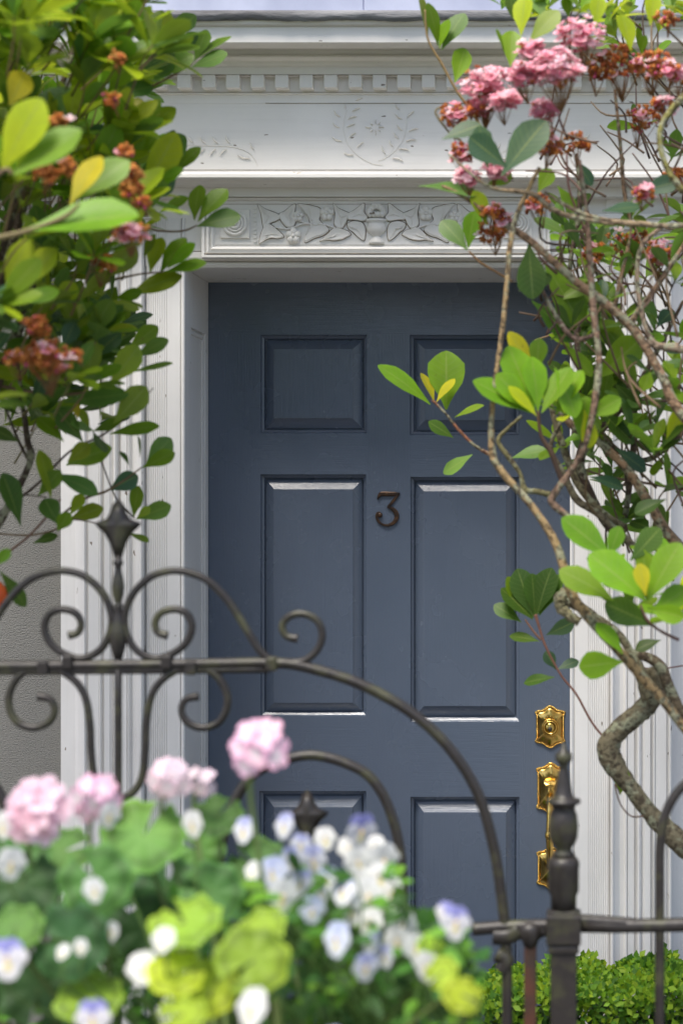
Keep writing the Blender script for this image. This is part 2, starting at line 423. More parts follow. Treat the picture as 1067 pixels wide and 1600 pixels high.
for s in (-1, 1):
    cx = s * abs(xx(368, YR)); cz = zz(350, YR); g = MB()
    hx = .034
    sq = [(cx - hx, cz - hx), (cx + hx, cz - hx), (cx + hx, cz + hx), (cx - hx, cz + hx)]
    plate(g, sq, YR, YR - .006, .001)
    def circ(r, n=32): return [(cx + r * math.cos(2 * math.pi * k / n), cz + r * math.sin(2 * math.pi * k / n)) for k in range(n)]
    prof = [(.022, 0), (.0215, .004), (.019, .006), (.0165, .004), (.016, .001), (.0155, .005), (.0135, .007), (.0115, .005), (.011, .002), (.0105, .006), (.008, .0085), (.0055, .006), (.005, .003), (.0045, .007), (.002, .0095), (.0003, .0098)]
    n = 32; vs = []; fs = []
    for r, h in prof: vs += [(x, YR - .006 - h, z) for x, z in circ(r * 1.36)]
    for i in range(len(prof) - 1):
        for k in range(n): j = (k + 1) % n; fs.append((i * n + k, i * n + j, (i + 1) * n + j, (i + 1) * n + k))
    g.add(vs, fs); g.build('carved_rosette', M['white_relief'], frz)
    # fluted strip beside the ivy
    xs = s * abs(xx(399, YR)); g = MB()
    for k in range(9): g.box(xs - .0035, xs + .0035, YR - .003, YR + .001, zz(379, YR) + k * .0098, zz(379, YR) + k * .0098 + .006)
    g.build('fluted_strip', M['white_relief'], frz)
# ivy carving: outlines in pixels (left half), mirrored to the right half
ivy = [
 [(403, 319), (415, 327), (428, 332), (437, 336), (440, 340), (433, 345), (425, 348), (418, 352), (412, 356), (410, 345), (408, 333)],
 [(437, 334), (446, 330), (456, 321), (462, 320), (461, 331), (463, 342), (459, 354), (450, 356), (443, 350), (438, 342)],
 [(406, 381), (407, 371), (411, 359), (417, 350), (426, 353), (432, 358), (441, 366), (443, 371), (434, 373), (424, 372), (414, 376)],
 [(466, 319), (478, 320), (488, 322), (500, 326), (502, 335), (499, 343), (504, 349), (514, 359), (505, 368), (492, 372), (478, 379), (476, 373), (482, 358), (485, 350), (481, 338), (474, 327)],
 [(521, 318), (529, 326), (540, 331), (548, 335), (543, 343), (540, 350), (535, 357), (528, 357), (522, 350), (524, 335)],
 [(543, 343), (545, 334), (555, 328), (566, 319), (570, 320), (569, 332), (575, 340), (569, 346), (560, 345), (552, 344)],
 [(543, 350), (552, 346), (563, 347), (569, 352), (571, 362), (569, 376), (560, 371), (552, 363), (545, 358)],
 [(500, 377), (510, 368), (518, 360), (524, 356), (533, 358), (543, 361), (548, 367), (541, 371), (535, 374), (522, 376), (510, 375)],
]
YI = YR
def relief(mb, pts, h, yb):
    n = len(pts); cx = sum(p[0] for p in pts) / n; cz = sum(p[1] for p in pts) / n
    R0 = [(x, yb, z) for x, z in pts]; R1 = [(x, yb - h * .62, z) for x, z in pts]
    R2 = [(cx + (x - cx) * .90, yb - h, cz + (z - cz) * .90) for x, z in pts]
    R3 = [(cx + (x - cx) * .35, yb - h * .82, cz + (z - cz) * .35) for x, z in pts]
    fs = []
    for k in range(3):
        for i in range(n): j = (i + 1) % n; fs.append((k * n + i, k * n + j, (k + 1) * n + j, (k + 1) * n + i))
    fs += [(3 * n + i, 3 * n + (i + 1) % n, 4 * n) for i in range(n)]
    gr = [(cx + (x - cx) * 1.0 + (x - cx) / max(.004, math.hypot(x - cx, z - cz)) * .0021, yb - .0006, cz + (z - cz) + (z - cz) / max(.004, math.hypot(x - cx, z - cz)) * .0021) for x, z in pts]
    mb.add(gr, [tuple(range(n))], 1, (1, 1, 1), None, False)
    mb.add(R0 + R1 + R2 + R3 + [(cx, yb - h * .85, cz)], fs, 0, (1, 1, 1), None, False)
def dense(pts, n=3):
    out = []; N = len(pts)
    for i in range(N):
        p0, p1, p2, p3 = (Vector(pts[(i + k - 1) % N]) for k in range(4))
        for k in range(n):
            t = k / n
            out.append(tuple(.5 * ((2 * p1) + (p2 - p0) * t + (2 * p0 - 5 * p1 + 4 * p2 - p3) * t * t + (3 * p1 - p0 - 3 * p2 + p3) * t ** 3)))
    return out
def vein(mb, a, b, y, r=.0009): tube(mb, [(a[0], y, a[1]), ((a[0] + b[0]) / 2 + .001, y - .001, (a[1] + b[1]) / 2), (b[0], y + .001, b[1])], [r, r, r * .4], 5, 3)
for s in (1, -1):
    for k, L in enumerate(ivy):
        g = MB(); pts = [(s * xx(a, YI), zz(b, YI)) for a, b in dense(L)]
        relief(g, pts if s == 1 else pts[::-1], .0055 + .0012 * (k % 3), YI)
        c = (sum(p[0] for p in pts) / len(pts), sum(p[1] for p in pts) / len(pts))
        far = sorted(pts, key=lambda p: -math.hypot(p[0] - c[0], p[1] - c[1]))
        for q in (far[0], far[len(far) // 6], far[len(far) // 3]): vein(g, c, (c[0] + (q[0] - c[0]) * .8, c[1] + (q[1] - c[1]) * .8), YI - .0068)
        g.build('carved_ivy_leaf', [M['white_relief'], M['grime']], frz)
    for (a, b, r_) in ((459, 369, 12), (511, 334, 11.5), (466, 338, 9)):
        g = MB(); cx = s * xx(a, YI); cz = zz(b, YI); r_ *= 4.2 / F
        for k in range(5):
            an = 2 * math.pi * k / 5 + .3; blob(g, (cx + r_ * .55 * math.cos(an), YI - .004, cz + r_ * .55 * math.sin(an)), r_ * .52, sc=(1, .8, 1))
        blob(g, (cx, YI - .008, cz), r_ * .3); g.build('carved_blossom', M['white_relief'], frz)
    g = MB()
    for path in ([(430, 355), (452, 358), (475, 350), (496, 352)], [(496, 350), (510, 352), (524, 357)], [(462, 340), (470, 346), (484, 350)]):
        tube(g, [(s * xx(a, YI), YI - .004, zz(b, YI)) for a, b in path], .0022, 6)
    g.build('carved_vine', M['white_relief'], frz)
g = MB(); z = lambda py: zz(py, YI); k = 4.2 / F; ux = 0.0
lathe(g, ux, YI, [(12 * k, z(381)), (12 * k, z(378)), (8 * k, z(373)), (5 * k, z(370)), (6 * k, z(368)), (13 * k, z(364)), (16.5 * k, z(358)), (15 * k, z(351)), (12 * k, z(348)), (17 * k, z(346)), (17 * k, z(343)), (12 * k, z(341.5))], 28, sy=.55)
for q in range(9):
    a = math.pi * (q / 8); blob(g, (ux + 11 * k * math.cos(a), YI - .006, z(334) + 11 * k * math.sin(a)), 5 * k, sc=(1, .8, 1))
for q in range(4): blob(g, (ux + (q - 1.5) * 6 * k, YI - .009, z(336)), 5 * k)
g.build('carved_urn', M['white_relief'], frz)
# entablature board with incised ornament
YE = YC - .05
ez = lambda py: zz(py, YE)
EX = .83
g = MB()
g.box(-EX, EX, YE, .02, ez(268), ez(146)); 
g.box(-EX, EX, YE - .0015, YE + .03, ez(161.5), ez(146))
ent = g.build('entablature', M['white_h'], house)
g = MB(); yb = YE - .055; bz = lambda py: zz(py, yb)
extrude_x(g, [(yb + .004, bz(279)), (yb, bz(277)), (yb, bz(272)), (yb + .006, bz(270.5)), (yb + .010, bz(267)), (YE + .01, ez(267)), (YE + .01, bz(279)-.001)], -EX - .03, EX + .03)
extrude_x(g, [(yb + .03, bz(279) - .006), (yb + .022, bz(279)), (YE + .02, bz(279) + .002), (YE + .03, bz(279) - .012)], -EX - .01, EX + .01)
g.build('architrave_moulding', M['white_h'], house)
g = MB(); g.box(-EX + .02, EX - .02, YE + .01, YC + .02, bz(279) - .03, bz(279) - .001); g.build('architrave_soffit', M['white_h'], house)
# incised sprigs: thin lens shaped cuts modelled as low lipped leaves
def cutleaf(mb, a, b, wpx, side=1):
    ax, az_ = xx(a[0], YE), ez(a[1]); bx_, bz_ = xx(b[0], YE), ez(b[1])
    dx, dz = bx_ - ax, bz_ - az_; L = math.hypot(dx, dz); nx, nz = -dz / L, dx / L; w_ = wpx * 4.18 / F
    top = []; bot = []
    for i in range(7):
        t = i / 6; c = math.sin(math.pi * t) * w_ ; bend = math.sin(math.pi * t) * .12 * L * side
        top.append((ax + dx * t + nx * (c * .5 + bend), az_ + dz * t + nz * (c * .5 + bend))); bot.append((ax + dx * t + nx * (-c * .5 + bend), az_ + dz * t + nz * (-c * .5 + bend)))
    # steep wall on one side, shallow on the other: a gouge-like facet pair
    y0 = YE - .0017
    vs = [(p[0], y0, p[1]) for p in top] + [(p[0], y0 - .0036, p[1]) for p in [((a_[0] * .35 + b_[0] * .65), (a_[1] * .35 + b_[1] * .65)) for a_, b_ in zip(top, bot)]] + [(p[0], y0, p[1]) for p in bot]
    fs = []
    for r_ in (0, 7):
        for i in range(6): fs.append((r_ + i, r_ + i + 1, r_ + i + 8, r_ + i + 7))
    mb.add(vs, fs, 0, (1, 1, 1), None, False)
g = MB(); q = lambda X, Y_: (500 + X / 5.93, 140 + Y_ / 5.93)
for (a, b) in (((195, 255), (128, 190)), ((185, 355), (120, 305)), ((205, 478), (112, 438)), ((312, 603), (220, 583)),
               ((295, 208), (375, 175)), ((258, 278), (342, 250)), ((250, 352), (328, 322)), ((272, 445), (335, 400)), ((345, 540), (405, 488)), ((330, 110), (400, 80)),
               ((240, 185), (235, 130)), ((740, 188), (698, 135)), ((762, 275), (695, 222)), ((768, 380), (712, 318)), ((735, 458), (685, 396)), ((682, 530), (645, 465)), ((612, 600), (575, 520)),
               ((805, 265), (870, 205)), ((818, 392), (908, 362)), ((792, 482), (890, 468)), ((728, 553), (825, 566)), ((668, 638), (768, 662)),
               ((520, 325), (518, 272)), ((540, 350), (596, 352)), ((475, 352), (418, 345)), ((512, 372), (512, 430)), ((535, 330), (562, 308)), ((490, 368), (462, 392)), ((492, 330), (470, 310)), ((536, 372), (562, 390))):
    cutleaf(g, q(*a), q(*b), 3.4 if abs(a[0] - 515) > 60 or a[1] > 450 else 2.2)
def cutline(mb, pts, r=.0007): tube(mb, [(xx(a, YE), YE - .0015, ez(b)) for a, b in pts], r, 5, 5)
cutline(g, [q(*p) for p in ((250, 190), (222, 290), (220, 390), (255, 500), (325, 590), (420, 655), (500, 690), (580, 700))])
cutline(g, [q(*p) for p in ((800, 270), (795, 380), (760, 480), (700, 560), (620, 625), (540, 662))])
g.build('carved_wreath', M['white_relief'], ent)
q4 = lambda X, Y_: (180 + X / 4.446, 180 + Y_ / 4.446)
for s in (1, -1):
    g = MB()
    fx = (lambda p: p) if s == 1 else (lambda p: (895 - (p[0] - 895) - 2 * (CX) * F / (D + YE), p[1]))
    def fx(p, s=s):
        if s == 1: return p
        X = -xx(p[0], YE); return (VX + (X - CX) * F / (D + YE), p[1])
    for (a, b) in (((360, 155), (318, 128)), ((460, 190), (430, 145)), ((548, 192), (510, 145)), ((635, 198), (592, 145)), ((720, 198), (678, 145)), ((803, 198), (772, 140)),
                   ((590, 270), (622, 235)), ((660, 280), (700, 238)), ((730, 282), (775, 238)), ((970, 240), (940, 190)), ((940, 300), (850, 275)), ((500, 265), (535, 232)), ((420, 262), (455, 228))):
        cutleaf(g, fx(q4(*a)), fx(q4(*b)), 3.2, s)
    cutline(g, [fx(q4(*p)) for p in ((330, 220), (480, 208), (640, 212), (800, 218), (900, 245), (960, 290), (990, 350))])
    g.build('carved_sprig', M['white_relief'], ent)
# dentil course
YD = YE - .022
g = MB()
g.box(-EX - .004, EX + .004, YE - .006, .02, zz(145.5, YD) + .001, zz(116, YD))
pitch = 38.0 * (D + YD) / F; tw = 20.5 * (D + YD) / F; c0 = xx(289.5, YD)
i = -15
while True:
    x = c0 + i * pitch; i += 1
    if x > EX: break
    if x < -EX: continue
    j = random.uniform(-.0007, .0007)
    g.box(x - tw / 2 + j, x + tw / 2, YD - .012, YE - .004, zz(138.5, YD) + j, zz(119, YD))
g.build('dentil_moulding', M['white_h'], house, .0012)
# cornice
g = MB(); yk = YE - .135
kz = lambda py: zz(py, yk)
mz = lambda py: zz(py, YE - .03)
extrude_x(g, [(YE - .0, mz(117)), (YE - .028, mz(117)), (YE - .030, mz(105)), (YE - .036, mz(102)), (YE - .038, mz(97)), (YE - .046, mz(95)), (YE - .050, mz(93)), (YE - .050, mz(90)),
              (YE - .042, mz(88)), (YE - .046, mz(82)), (YE - .058, mz(76)), (YE - .075, mz(71.5)), (YE - .078, kz(67) + .002), (yk + .012, kz(67) + .003), (yk + .006, kz(67) - .001), (yk, kz(66)), (yk, kz(42)), (yk - .010, kz(40)), (yk - .014, kz(35)), (yk - .014, kz(33)), (0, kz(33))], -EX - .10, EX + .10)
cor = g.build('cornice', M['white_h'], house)
g = MB(); random.seed(3); N = 160; x0, x1 = -EX - .12, EX + .12; yl = yk - .02
vs = []; fs = []
for i in range(N + 1):
    x = x0 + (x1 - x0) * i / N; a = random.uniform(-1, 1)
    zb = kz(35.5) + .0015 * math.sin(i * .35) + .0008 * a
    vs += [(x, yl + .012, zb + .001), (x, yl + .0 + .001 * a, zb), (x, yl - .002 + .0015 * a, (zb + kz(18)) / 2), (x, yl - .001, kz(20)), (x, yl + .03, kz(18))]
for i in range(N):
    for k in range(4): fs.append((i * 5 + k, (i + 1) * 5 + k, (i + 1) * 5 + k + 1, i * 5 + k + 1))
g.add(vs, fs); g.build('flashing', M['lead'], cor)
g = MB(); yg = yk - .01
g.box(x0 - .02, xx(568, yg) - .001, yg, .1, zz(19, yg), zz(19, yg) + .16); g.box(xx(568, yg) + .001, x1 + .02, yg, .1, zz(19, yg), zz(19, yg) + .16)
g.box(x0, x1, yg + .004, .1, zz(19, yg) + .001, zz(19, yg) + .17)
g.build('parapet_band', M['lavender'], house, .002)
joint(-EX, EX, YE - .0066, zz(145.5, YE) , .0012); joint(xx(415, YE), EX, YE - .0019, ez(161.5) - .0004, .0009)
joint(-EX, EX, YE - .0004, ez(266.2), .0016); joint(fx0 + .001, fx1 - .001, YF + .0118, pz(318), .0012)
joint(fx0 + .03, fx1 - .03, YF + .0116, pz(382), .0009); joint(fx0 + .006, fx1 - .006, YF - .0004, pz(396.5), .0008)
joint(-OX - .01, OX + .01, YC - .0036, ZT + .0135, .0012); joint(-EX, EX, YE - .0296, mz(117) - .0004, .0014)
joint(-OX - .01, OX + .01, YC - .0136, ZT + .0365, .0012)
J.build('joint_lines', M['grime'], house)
# jambs and soffit with sunk panels
for s in (-1, 1):
    g = MB(); xa, xb = sorted((s * (OX + .02), s * (OX + .008)))
    g.box(xa, xb, YC + .02, .03, GZ, ZT)
    xa, xb = sorted((s * (OX + .008), s * OX))
    ya, yb_ = YC + .02, -.001; zt = zz(515, -.15)
    for (y0, y1, z0, z1) in ((ya, ya + .045, GZ, ZT - .001), (yb_ - .035, yb_, GZ, ZT - .001), (ya + .045, yb_ - .035, zt, ZT - .001), (ya + .045, yb_ - .035, GZ, .3)):
        g.box(xa, xb, y0, y1, z0, z1)
    xa, xb = sorted((s * (OX + .008), s * (OX + .0035)))
    g.box(xa, xb, ya + .052, ya + .062, .3, zt - .014); g.box(xa, xb, yb_ - .052, yb_ - .042, .3, zt - .014); g.box(xa, xb, ya + .052, yb_ - .042, zt - .014, zt - .005)
    g.build('door_jamb', M['white_v'], house, .0015)
g = MB(); g.box(-OX - .004, OX + .004, YC + .003, .03, ZT - .0005, ZT + .003); g.build('soffit', M['white_h'], house)
# threshold and step
g = MB(); g.box(-OX - .1, OX + .1, -.24, .05, -.05, -.003); g.build('threshold', M['slate'], house, .004)
g = MB(); g.box(-.8, .8, -.6, -.24, GZ - .02, -.06); g.build('doorstep', M['slate'], house, .006)

# ---------------------------------------------------------------- door
X = lambda px: xx(px, 0)
Z = lambda py: zz(py, 0)
cols = {-1: [(407, 573), (407, 572), (405, 572)], 1: [(640, 811), (641, 811), (641, 811)]}
rows = {-1: [(523, 677), (741, 1119), (1236, 1655)], 1: [(523, 680), (745, 1128), (1245, 1662)]}
inner = {-1: [(428, 550, 546, 653), (428, 551, 765, 1098), (428, 550, 1262, 1630)], 1: [(664, 788, 546, 656), (662, 790, 768, 1103), (662, 790, 1270, 1636)]}
door = MB()
xl, xr, zt_, zb_ = X(326), X(890), ZT, .0
def dq(x0, x1, z0, z1, gr):  # front face quad of a stile or rail
    door.add([(x0, 0, z0), (x1, 0, z0), (x1, 0, z1), (x0, 0, z1)], [(0, 1, 2, 3)], 0, (gr, 0, 0), None, False)
for s in (-1, 1):
    xa, xb = (xl, 0.0) if s == -1 else (0.0, xr)
    top = zt_
    for k in range(3):
        pa, pb = (X(cols[s][k][0]), X(cols[s][k][1])); za, zb = Z(rows[s][k][0]), Z(rows[s][k][1])
        dq(pa, pb, za, top, 1); dq(xa, pa, zb, top if k else za, 0) ; dq(pb, xb, zb, top if k else za, 0)
        if k == 0: dq(xa, pa, za, top, 1); dq(pb, xb, za, top, 1)
        top = zb
    dq(xa, xb, zb_, top, 1)
for i, f in enumerate(door.f): pass
door.add([(xl, 0, zb_), (xl, .045, zb_), (xl, .045, zt_), (xl, 0, zt_)], [(0, 1, 2, 3)], 0, (0, 0, 0), None, False)
door.add([(xr, 0, zb_), (xr, .045, zb_), (xr, .045, zt_), (xr, 0, zt_)], [(0, 1, 2, 3)], 0, (0, 0, 0), None, False)
door.add([(xl, .045, zb_), (xr, .045, zb_), (xr, .045, zt_), (xl, .045, zt_)], [(0, 1, 2, 3)], 0, (0, 0, 0), None, False)
dobj = door.build('door', M['door'], house)
for s in (-1, 1):
    for k in range(3):
        g = MB(); o_ = (X(cols[s][k][0]), X(cols[s][k][1]), Z(rows[s][k][1]), Z(rows[s][k][0]))
        a = inner[s][k]; i_ = (X(a[0]), X(a[1]), Z(a[3]), Z(a[2]))
        prof = [(0, 0), (.012, .006), (.05, .0075), (.07, .011), (.22, .0145), (.29, .023), (.34, .0235), (.36, .0185), (.97, .0055), (.975, .0022), (1.0, .002)]
        Ls = []
        for sft, dep in prof:
            r_ = [o_[j] + (i_[j] - o_[j]) * sft for j in range(4)]
            Ls.append([(r_[0], dep, r_[2]), (r_[1], dep, r_[2]), (r_[1], dep, r_[3]), (r_[0], dep, r_[3])])
        for A, B in zip(Ls, Ls[1:]):
            for e in range(4):
                j = (e + 1) % 4; g.add([A[e], A[j], B[j], B[e]], [(0, 1, 2, 3)], 0, (1 if e in (0, 2) else 0, 0, 0), None, False)
        g.add(Ls[-1], [(0, 1, 2, 3)], 0, (0, 0, 0), None, False)
        g.build('raised_panel', M['door'], dobj)
# number 3: a stroke of varying width
g = MB()
n3 = lambda x, y: (X(560 + x / 10.67), Z(740 + y / 10.67))
def stroke(mb, pts, yb, yf, mi=0):
    P = [Vector(n3(a, b)) for a, b, _ in pts]; Wd_ = [c / 10.67 / 620 for _, _, c in pts]
    n = 5; PP = smooth_path([Vector((p.x, p.y, 0)) for p in P], n); L = []
    for i, p in enumerate(PP):
        t = (PP[min(i + 1, len(PP) - 1)] - PP[max(i - 1, 0)]).normalized(); u = i / n; k = min(int(u), len(pts) - 2); w_ = Wd_[k] + (Wd_[k + 1] - Wd_[k]) * (u - k)
        nn = Vector((-t.y, t.x, 0)); L.append((p + nn * w_ / 2, p - nn * w_ / 2, p + nn * w_ * .3, p - nn * w_ * .3))
    vs = []; fs = []
    for a, b, c, d in L: vs += [(a.x, yb, a.y), (a.x, yf + .0015, a.y), (c.x, yf, c.y), (d.x, yf, d.y), (b.x, yf + .0015, b.y), (b.x, yb, b.y)]
    for i in range(len(L) - 1):
        for k in range(5): fs.append((i * 6 + k, (i + 1) * 6 + k, (i + 1) * 6 + k + 1, i * 6 + k + 1))
    fs += [tuple(range(6)), tuple((len(L) - 1) * 6 + k for k in range(6))]
    mb.add(vs, fs, mi, (1, 1, 1), None, False)
stroke(g, [(318, 430, 14), (345, 375, 50), (380, 340, 74), (450, 338, 78), (600, 340, 74), (640, 338, 60), (690, 322, 10)], -.001, -.007)
stroke(g, [(672, 330, 44), (600, 430, 44), (530, 520, 46), (492, 555, 38)], -.001, -.0065)
stroke(g, [(480, 552, 22), (540, 572, 50), (610, 625, 72), (640, 700, 74), (615, 785, 66), (545, 845, 50), (455, 862, 38), (370, 828, 40), (318, 765, 42), (305, 700, 44), (325, 655, 34), (365, 645, 28)], -.001, -.007)
c = n3(362, 690); blob(g, (c[0], -.005, c[1]), 42 / 10.67 / 620, sc=(1, .6, 1), seg=14, ring=8)
for a in ((480, 335), (618, 770)): 
    c = n3(*a); blob(g, (c[0], -.0075, c[1]), .0022, sc=(1, .5, 1), seg=10)
tag(g.build('door_number', M['bronze'], dobj), 'dark bronze numeral three')
# brass hardware
def esc_outline(cx, ztop, zbot, w_, n=6):
    """shield plate: pointed ogee top and bottom with straight sides"""
    out = []; h = (ztop - zbot); sh = min(.02, h * .22)
    half = [(0, 0), (.10, .02), (.25, .16), (.42, .42), (.60, .58), (.78, .60), (.86, .66), (1.0, .80), (1.0, 1.0), (.92, 1.12)]
    topr = [(cx + a * w_, ztop - b * sh) for a, b in half]; topl = [(cx - a * w_, ztop - b * sh) for a, b in half]
    botr = [(cx + a * w_, zbot + b * sh) for a, b in half]; botl = [(cx - a * w_, zbot + b * sh) for a, b in half]
    return topl[::-1][:-1] + topr + botr[::-1][:-1] + botl
def rope(mb, pts, y, r):
    N = len(pts); seglen = r * 1.25
    for i in range(N):
        a = Vector(pts[i]); b = Vector(pts[(i + 1) % N]); L = (b - a).length; n = max(1, int(L / seglen))
        d = (b - a).normalized()
        for k in range(n):
            c = a + (b - a) * ((k + .5) / n); e1 = c - d * r * .7 + Vector((-d.y, d.x)) * r * .55; e2 = c + d * r * .7 - Vector((-d.y, d.x)) * r * .55
            tube(mb, [(e1.x, y, e1.y), (c.x, y - r * .5, c.y), (e2.x, y, e2.y)], [r * .35, r * .62, r * .35], 6, 2)
def shrink(pts, s):
    cx = sum(p[0] for p in pts) / len(pts); cz = (max(p[1] for p in pts) + min(p[1] for p in pts)) / 2
    hw = max(abs(p[0] - cx) for p in pts); hh = max(abs(p[1] - cz) for p in pts)
    return [(cx + (p[0] - cx) * (1 - s / hw), cz + (p[1] - cz) * (1 - s / hh)) for p in pts]
def plate_with_rope(mb, cx, zt2, zb2, hw):
    O = esc_outline(cx, zt2, zb2, hw); ctr = (cx, (zt2 + zb2) / 2)
    plate(mb, O, 0, -.0035, .001, ctr=ctr); rope(mb, shrink(O, .0028), -.004, .0024)
    I = shrink(O, .0065); plate(mb, I, -.003, -.0075, .0025, dome=.001, ctr=ctr)
    plate(mb, shrink(O, .0115), -.006, -.0065, .001, ctr=ctr)
cx = X(859); hw = (883 - 835) / 2 / 620
g = MB(); zt2, zb2 = Z(1102), Z(1169); plate_with_rope(g, cx, zt2, zb2, hw)
cc = (cx, Z(1136))
def discprof(mb, c, prof, mi=0, n=28, col=(1, 1, 1)):
    vs = []; fs = []
    for r, y in prof: vs += [(c[0] + r * math.cos(2 * math.pi * k / n), y, c[1] + r * math.sin(2 * math.pi * k / n)) for k in range(n)]
    for i in range(len(prof) - 1):
        for k in range(n): j = (k + 1) % n; fs.append((i * n + k, i * n + j, (i + 1) * n + j, (i + 1) * n + k))
    fs.append(tuple((len(prof) - 1) * n + k for k in range(n))); mb.add(vs, fs, mi, col)
discprof(g, cc, [(.0225, -.006), (.0215, -.012), (.020, -.0135), (.0185, -.012), (.0180, -.009), (.0175, -.014), (.0165, -.0155), (.0145, -.0155), (.0138, -.0125), (.0135, -.012)])
discprof(g, cc, [(.0135, -.012), (.0132, -.0132), (.0001, -.0135)], 0, 24, (.75, .8, .8))
discprof(g, (cc[0], cc[1] - .004), [(.0055, -.0134), (.0055, -.0142), (.0001, -.0142)], 1, 16)
g.box(cc[0] - .0013, cc[0] + .0013, -.0143, -.013, cc[1] - .011, cc[1] - .004, 1)
for k in range(8):   # chased leaf scrolls
    for sg in (-1, 1):
        a = R(90 * sg) + (k - 3.5) * .17; rr = .026 if k % 2 else .0235
        tube(g, [(cc[0] + rr * math.cos(a) * .8, -.0078, cc[1] + rr * math.sin(a)), (cc[0] + (rr + .002) * math.cos(a + .08) * .8, -.0095, cc[1] + (rr + .002) * math.sin(a + .08))], [.0014, .0006], 6, 2)
g.build('deadbolt', [M['brass'], M['dark']], dobj)
g = MB(); plate_with_rope(g, cx + .002, Z(1191), Z(1272), hw * .98); plate_with_rope(g, cx + .003, Z(1322), Z(1390), hw * .98)
# thumb latch
tp = []
for (a, b, c) in ((Z(1222), -.008, .006), (Z(1218), -.022, .012), (Z(1217), -.034, .015), (Z(1219), -.043, .015), (Z(1223), -.050, .010)):
    tp.append((a, b, c))
vs = []; fs = []
for z_, y_, w_ in tp: vs += [(cx - w_, y_, z_ + .001), (cx, y_, z_ + .0025), (cx + w_, y_, z_ + .001), (cx + w_, y_, z_ - .003), (cx - w_, y_, z_ - .003)]
for i in range(len(tp) - 1):
    for k in range(5): fs.append((i * 5 + k, i * 5 + (k + 1) % 5, (i + 1) * 5 + (k + 1) % 5, (i + 1) * 5 + k))
fs += [(0, 1, 2, 3, 4), tuple((len(tp) - 1) * 5 + k for k in (4, 3, 2, 1, 0))]; g.add(vs, fs, 0, (1, 1, 1), None, False)
gp = [(cx, -.006, Z(1243)), (cx, -.03, Z(1242)), (cx, -.052, Z(1250)), (cx, -.062, Z(1275)), (cx, -.064, Z(1300)), (cx, -.058, Z(1330)), (cx, -.038, Z(1350)), (cx, -.018, Z(1352)), (cx, -.006, Z(1350))]
tube(g, gp, [.010, .008, .0075, .0085, .0105, .0085, .007, .0075, .010], 14, 6)
blob(g, (cx, -.066, Z(1298)), .0125, sc=(1, .8, 1.3), seg=14, ring=8)
blob(g, (cx - .004, -.01, Z(1268)), .004, seg=10); blob(g, (cx - .002, -.009, Z(1348)), .0045, seg=10)
g.build('door_handle', [M['brass'], M['dark']], dobj)
# ================================================================ IRONWORK
DG = 2.6; YG = DG - D
def gp_(pts, dy=0): return [W(a, b, YG + dy) for a, b in pts]
gx = xx(330, YG)
gate = empty('iron_gate', (xx(330, YG), YG, GZ), 'black wrought iron gate with scrollwork above its top rail and two spearhead finials', 'gate')
def part(name, paths, mat='iron', parent=gate, r=.0065, dy=0):
    g = MB(); r = [q * .9 for q in r] if isinstance(r, list) else r * .9
    for p in paths:
        rr = r
        if isinstance(p, tuple): p, rr = p
        tube(g, gp_(p, dy), rr, 10, 6)
    return g.build(name, M[mat], parent)
rail_r = .0088
zb = 2600  # below ground line in pixels is clamped
GB = VY + (CZ - GZ) * F / DG
part('top_rail', [[(-420, 1041), (-200, 1041), (0, 1041), (200, 1039), (330, 1037), (430, 1036), (480, 1043), (560, 1068), (640, 1112), (700, 1167), (745, 1237), (770, 1320), (783, 1400), (790, 1470), (792, 1560), (792, 1800), (792, GB)]], r=rail_r)
part('rail_plate', [[(-300, 1049), (0, 1049), (180, 1048), (420, 1046)]], r=.006)
def scroll(pts): part('scroll', [pts], r=[.0062] * (len(pts) - 3) + [.0058, .0058, .0075])
S1 = [(425, 1034), (405, 1015), (385, 983), (360, 943), (330, 911), (300, 896), (268, 892), (235, 902), (207, 930), (195, 965), (200, 995), (216, 1018), (243, 1029), (272, 1020), (292, 1003), (300, 980), (293, 960), (275, 952), (253, 957), (243, 972), (247, 988), (262, 993)]
S2 = [(395, 1040), (430, 1034), (470, 1034), (492, 1020), (503, 998), (500, 976), (486, 963), (466, 959), (448, 966), (441, 980), (448, 994), (465, 998)]
S3 = [(188, 1248), (208, 1238), (222, 1215), (227, 1175), (229, 1130), (236, 1090), (252, 1064), (280, 1046), (310, 1042), (338, 1055), (354, 1082), (354, 1108), (340, 1130), (315, 1137), (293, 1128), (284, 1110), (291, 1093), (310, 1088)]
mir = lambda P: [(370 - a, b) for a, b in P]
for S in (S1, S2, S3, mir(S1), mir(S2), mir(S3)): scroll(S)
bars = [(185, 1010, GB, .0062), (480, 1290, GB, .0062), (-110, 1290, GB, .0062), (30, 1300, GB, .006), (335, 1480, GB, .006)]
for x, a, b, r in bars[:3]: part('picket', [[(x, a), (x, (a + b) / 2), (x, b - 30)]], r=r)
def arch(xc, yt, hw, ): return [(xc - hw - 8, GB - 30), (xc - hw - 8, 1800), (xc - hw - 8, 1450), (xc - hw - 5, 1350), (xc - hw + 7, 1285), (xc - hw + 30, 1232), (xc - hw + 65, 1200), (xc, yt), (xc + hw - 65, 1200), (xc + hw - 30, 1232), (xc + hw - 7, 1285), (xc + hw + 5, 1350), (xc + hw + 8, 1450), (xc + hw + 8, 1800), (xc + hw + 8, GB - 30)]
part('arch', [arch(485, 1180, 137)], r=.0085); part('arch', [arch(-112, 1180, 137)], r=.0085)
part('bottom_rail', [[(-420, GB - 60), (180, GB - 60), (790, GB - 60)]], r=.009)
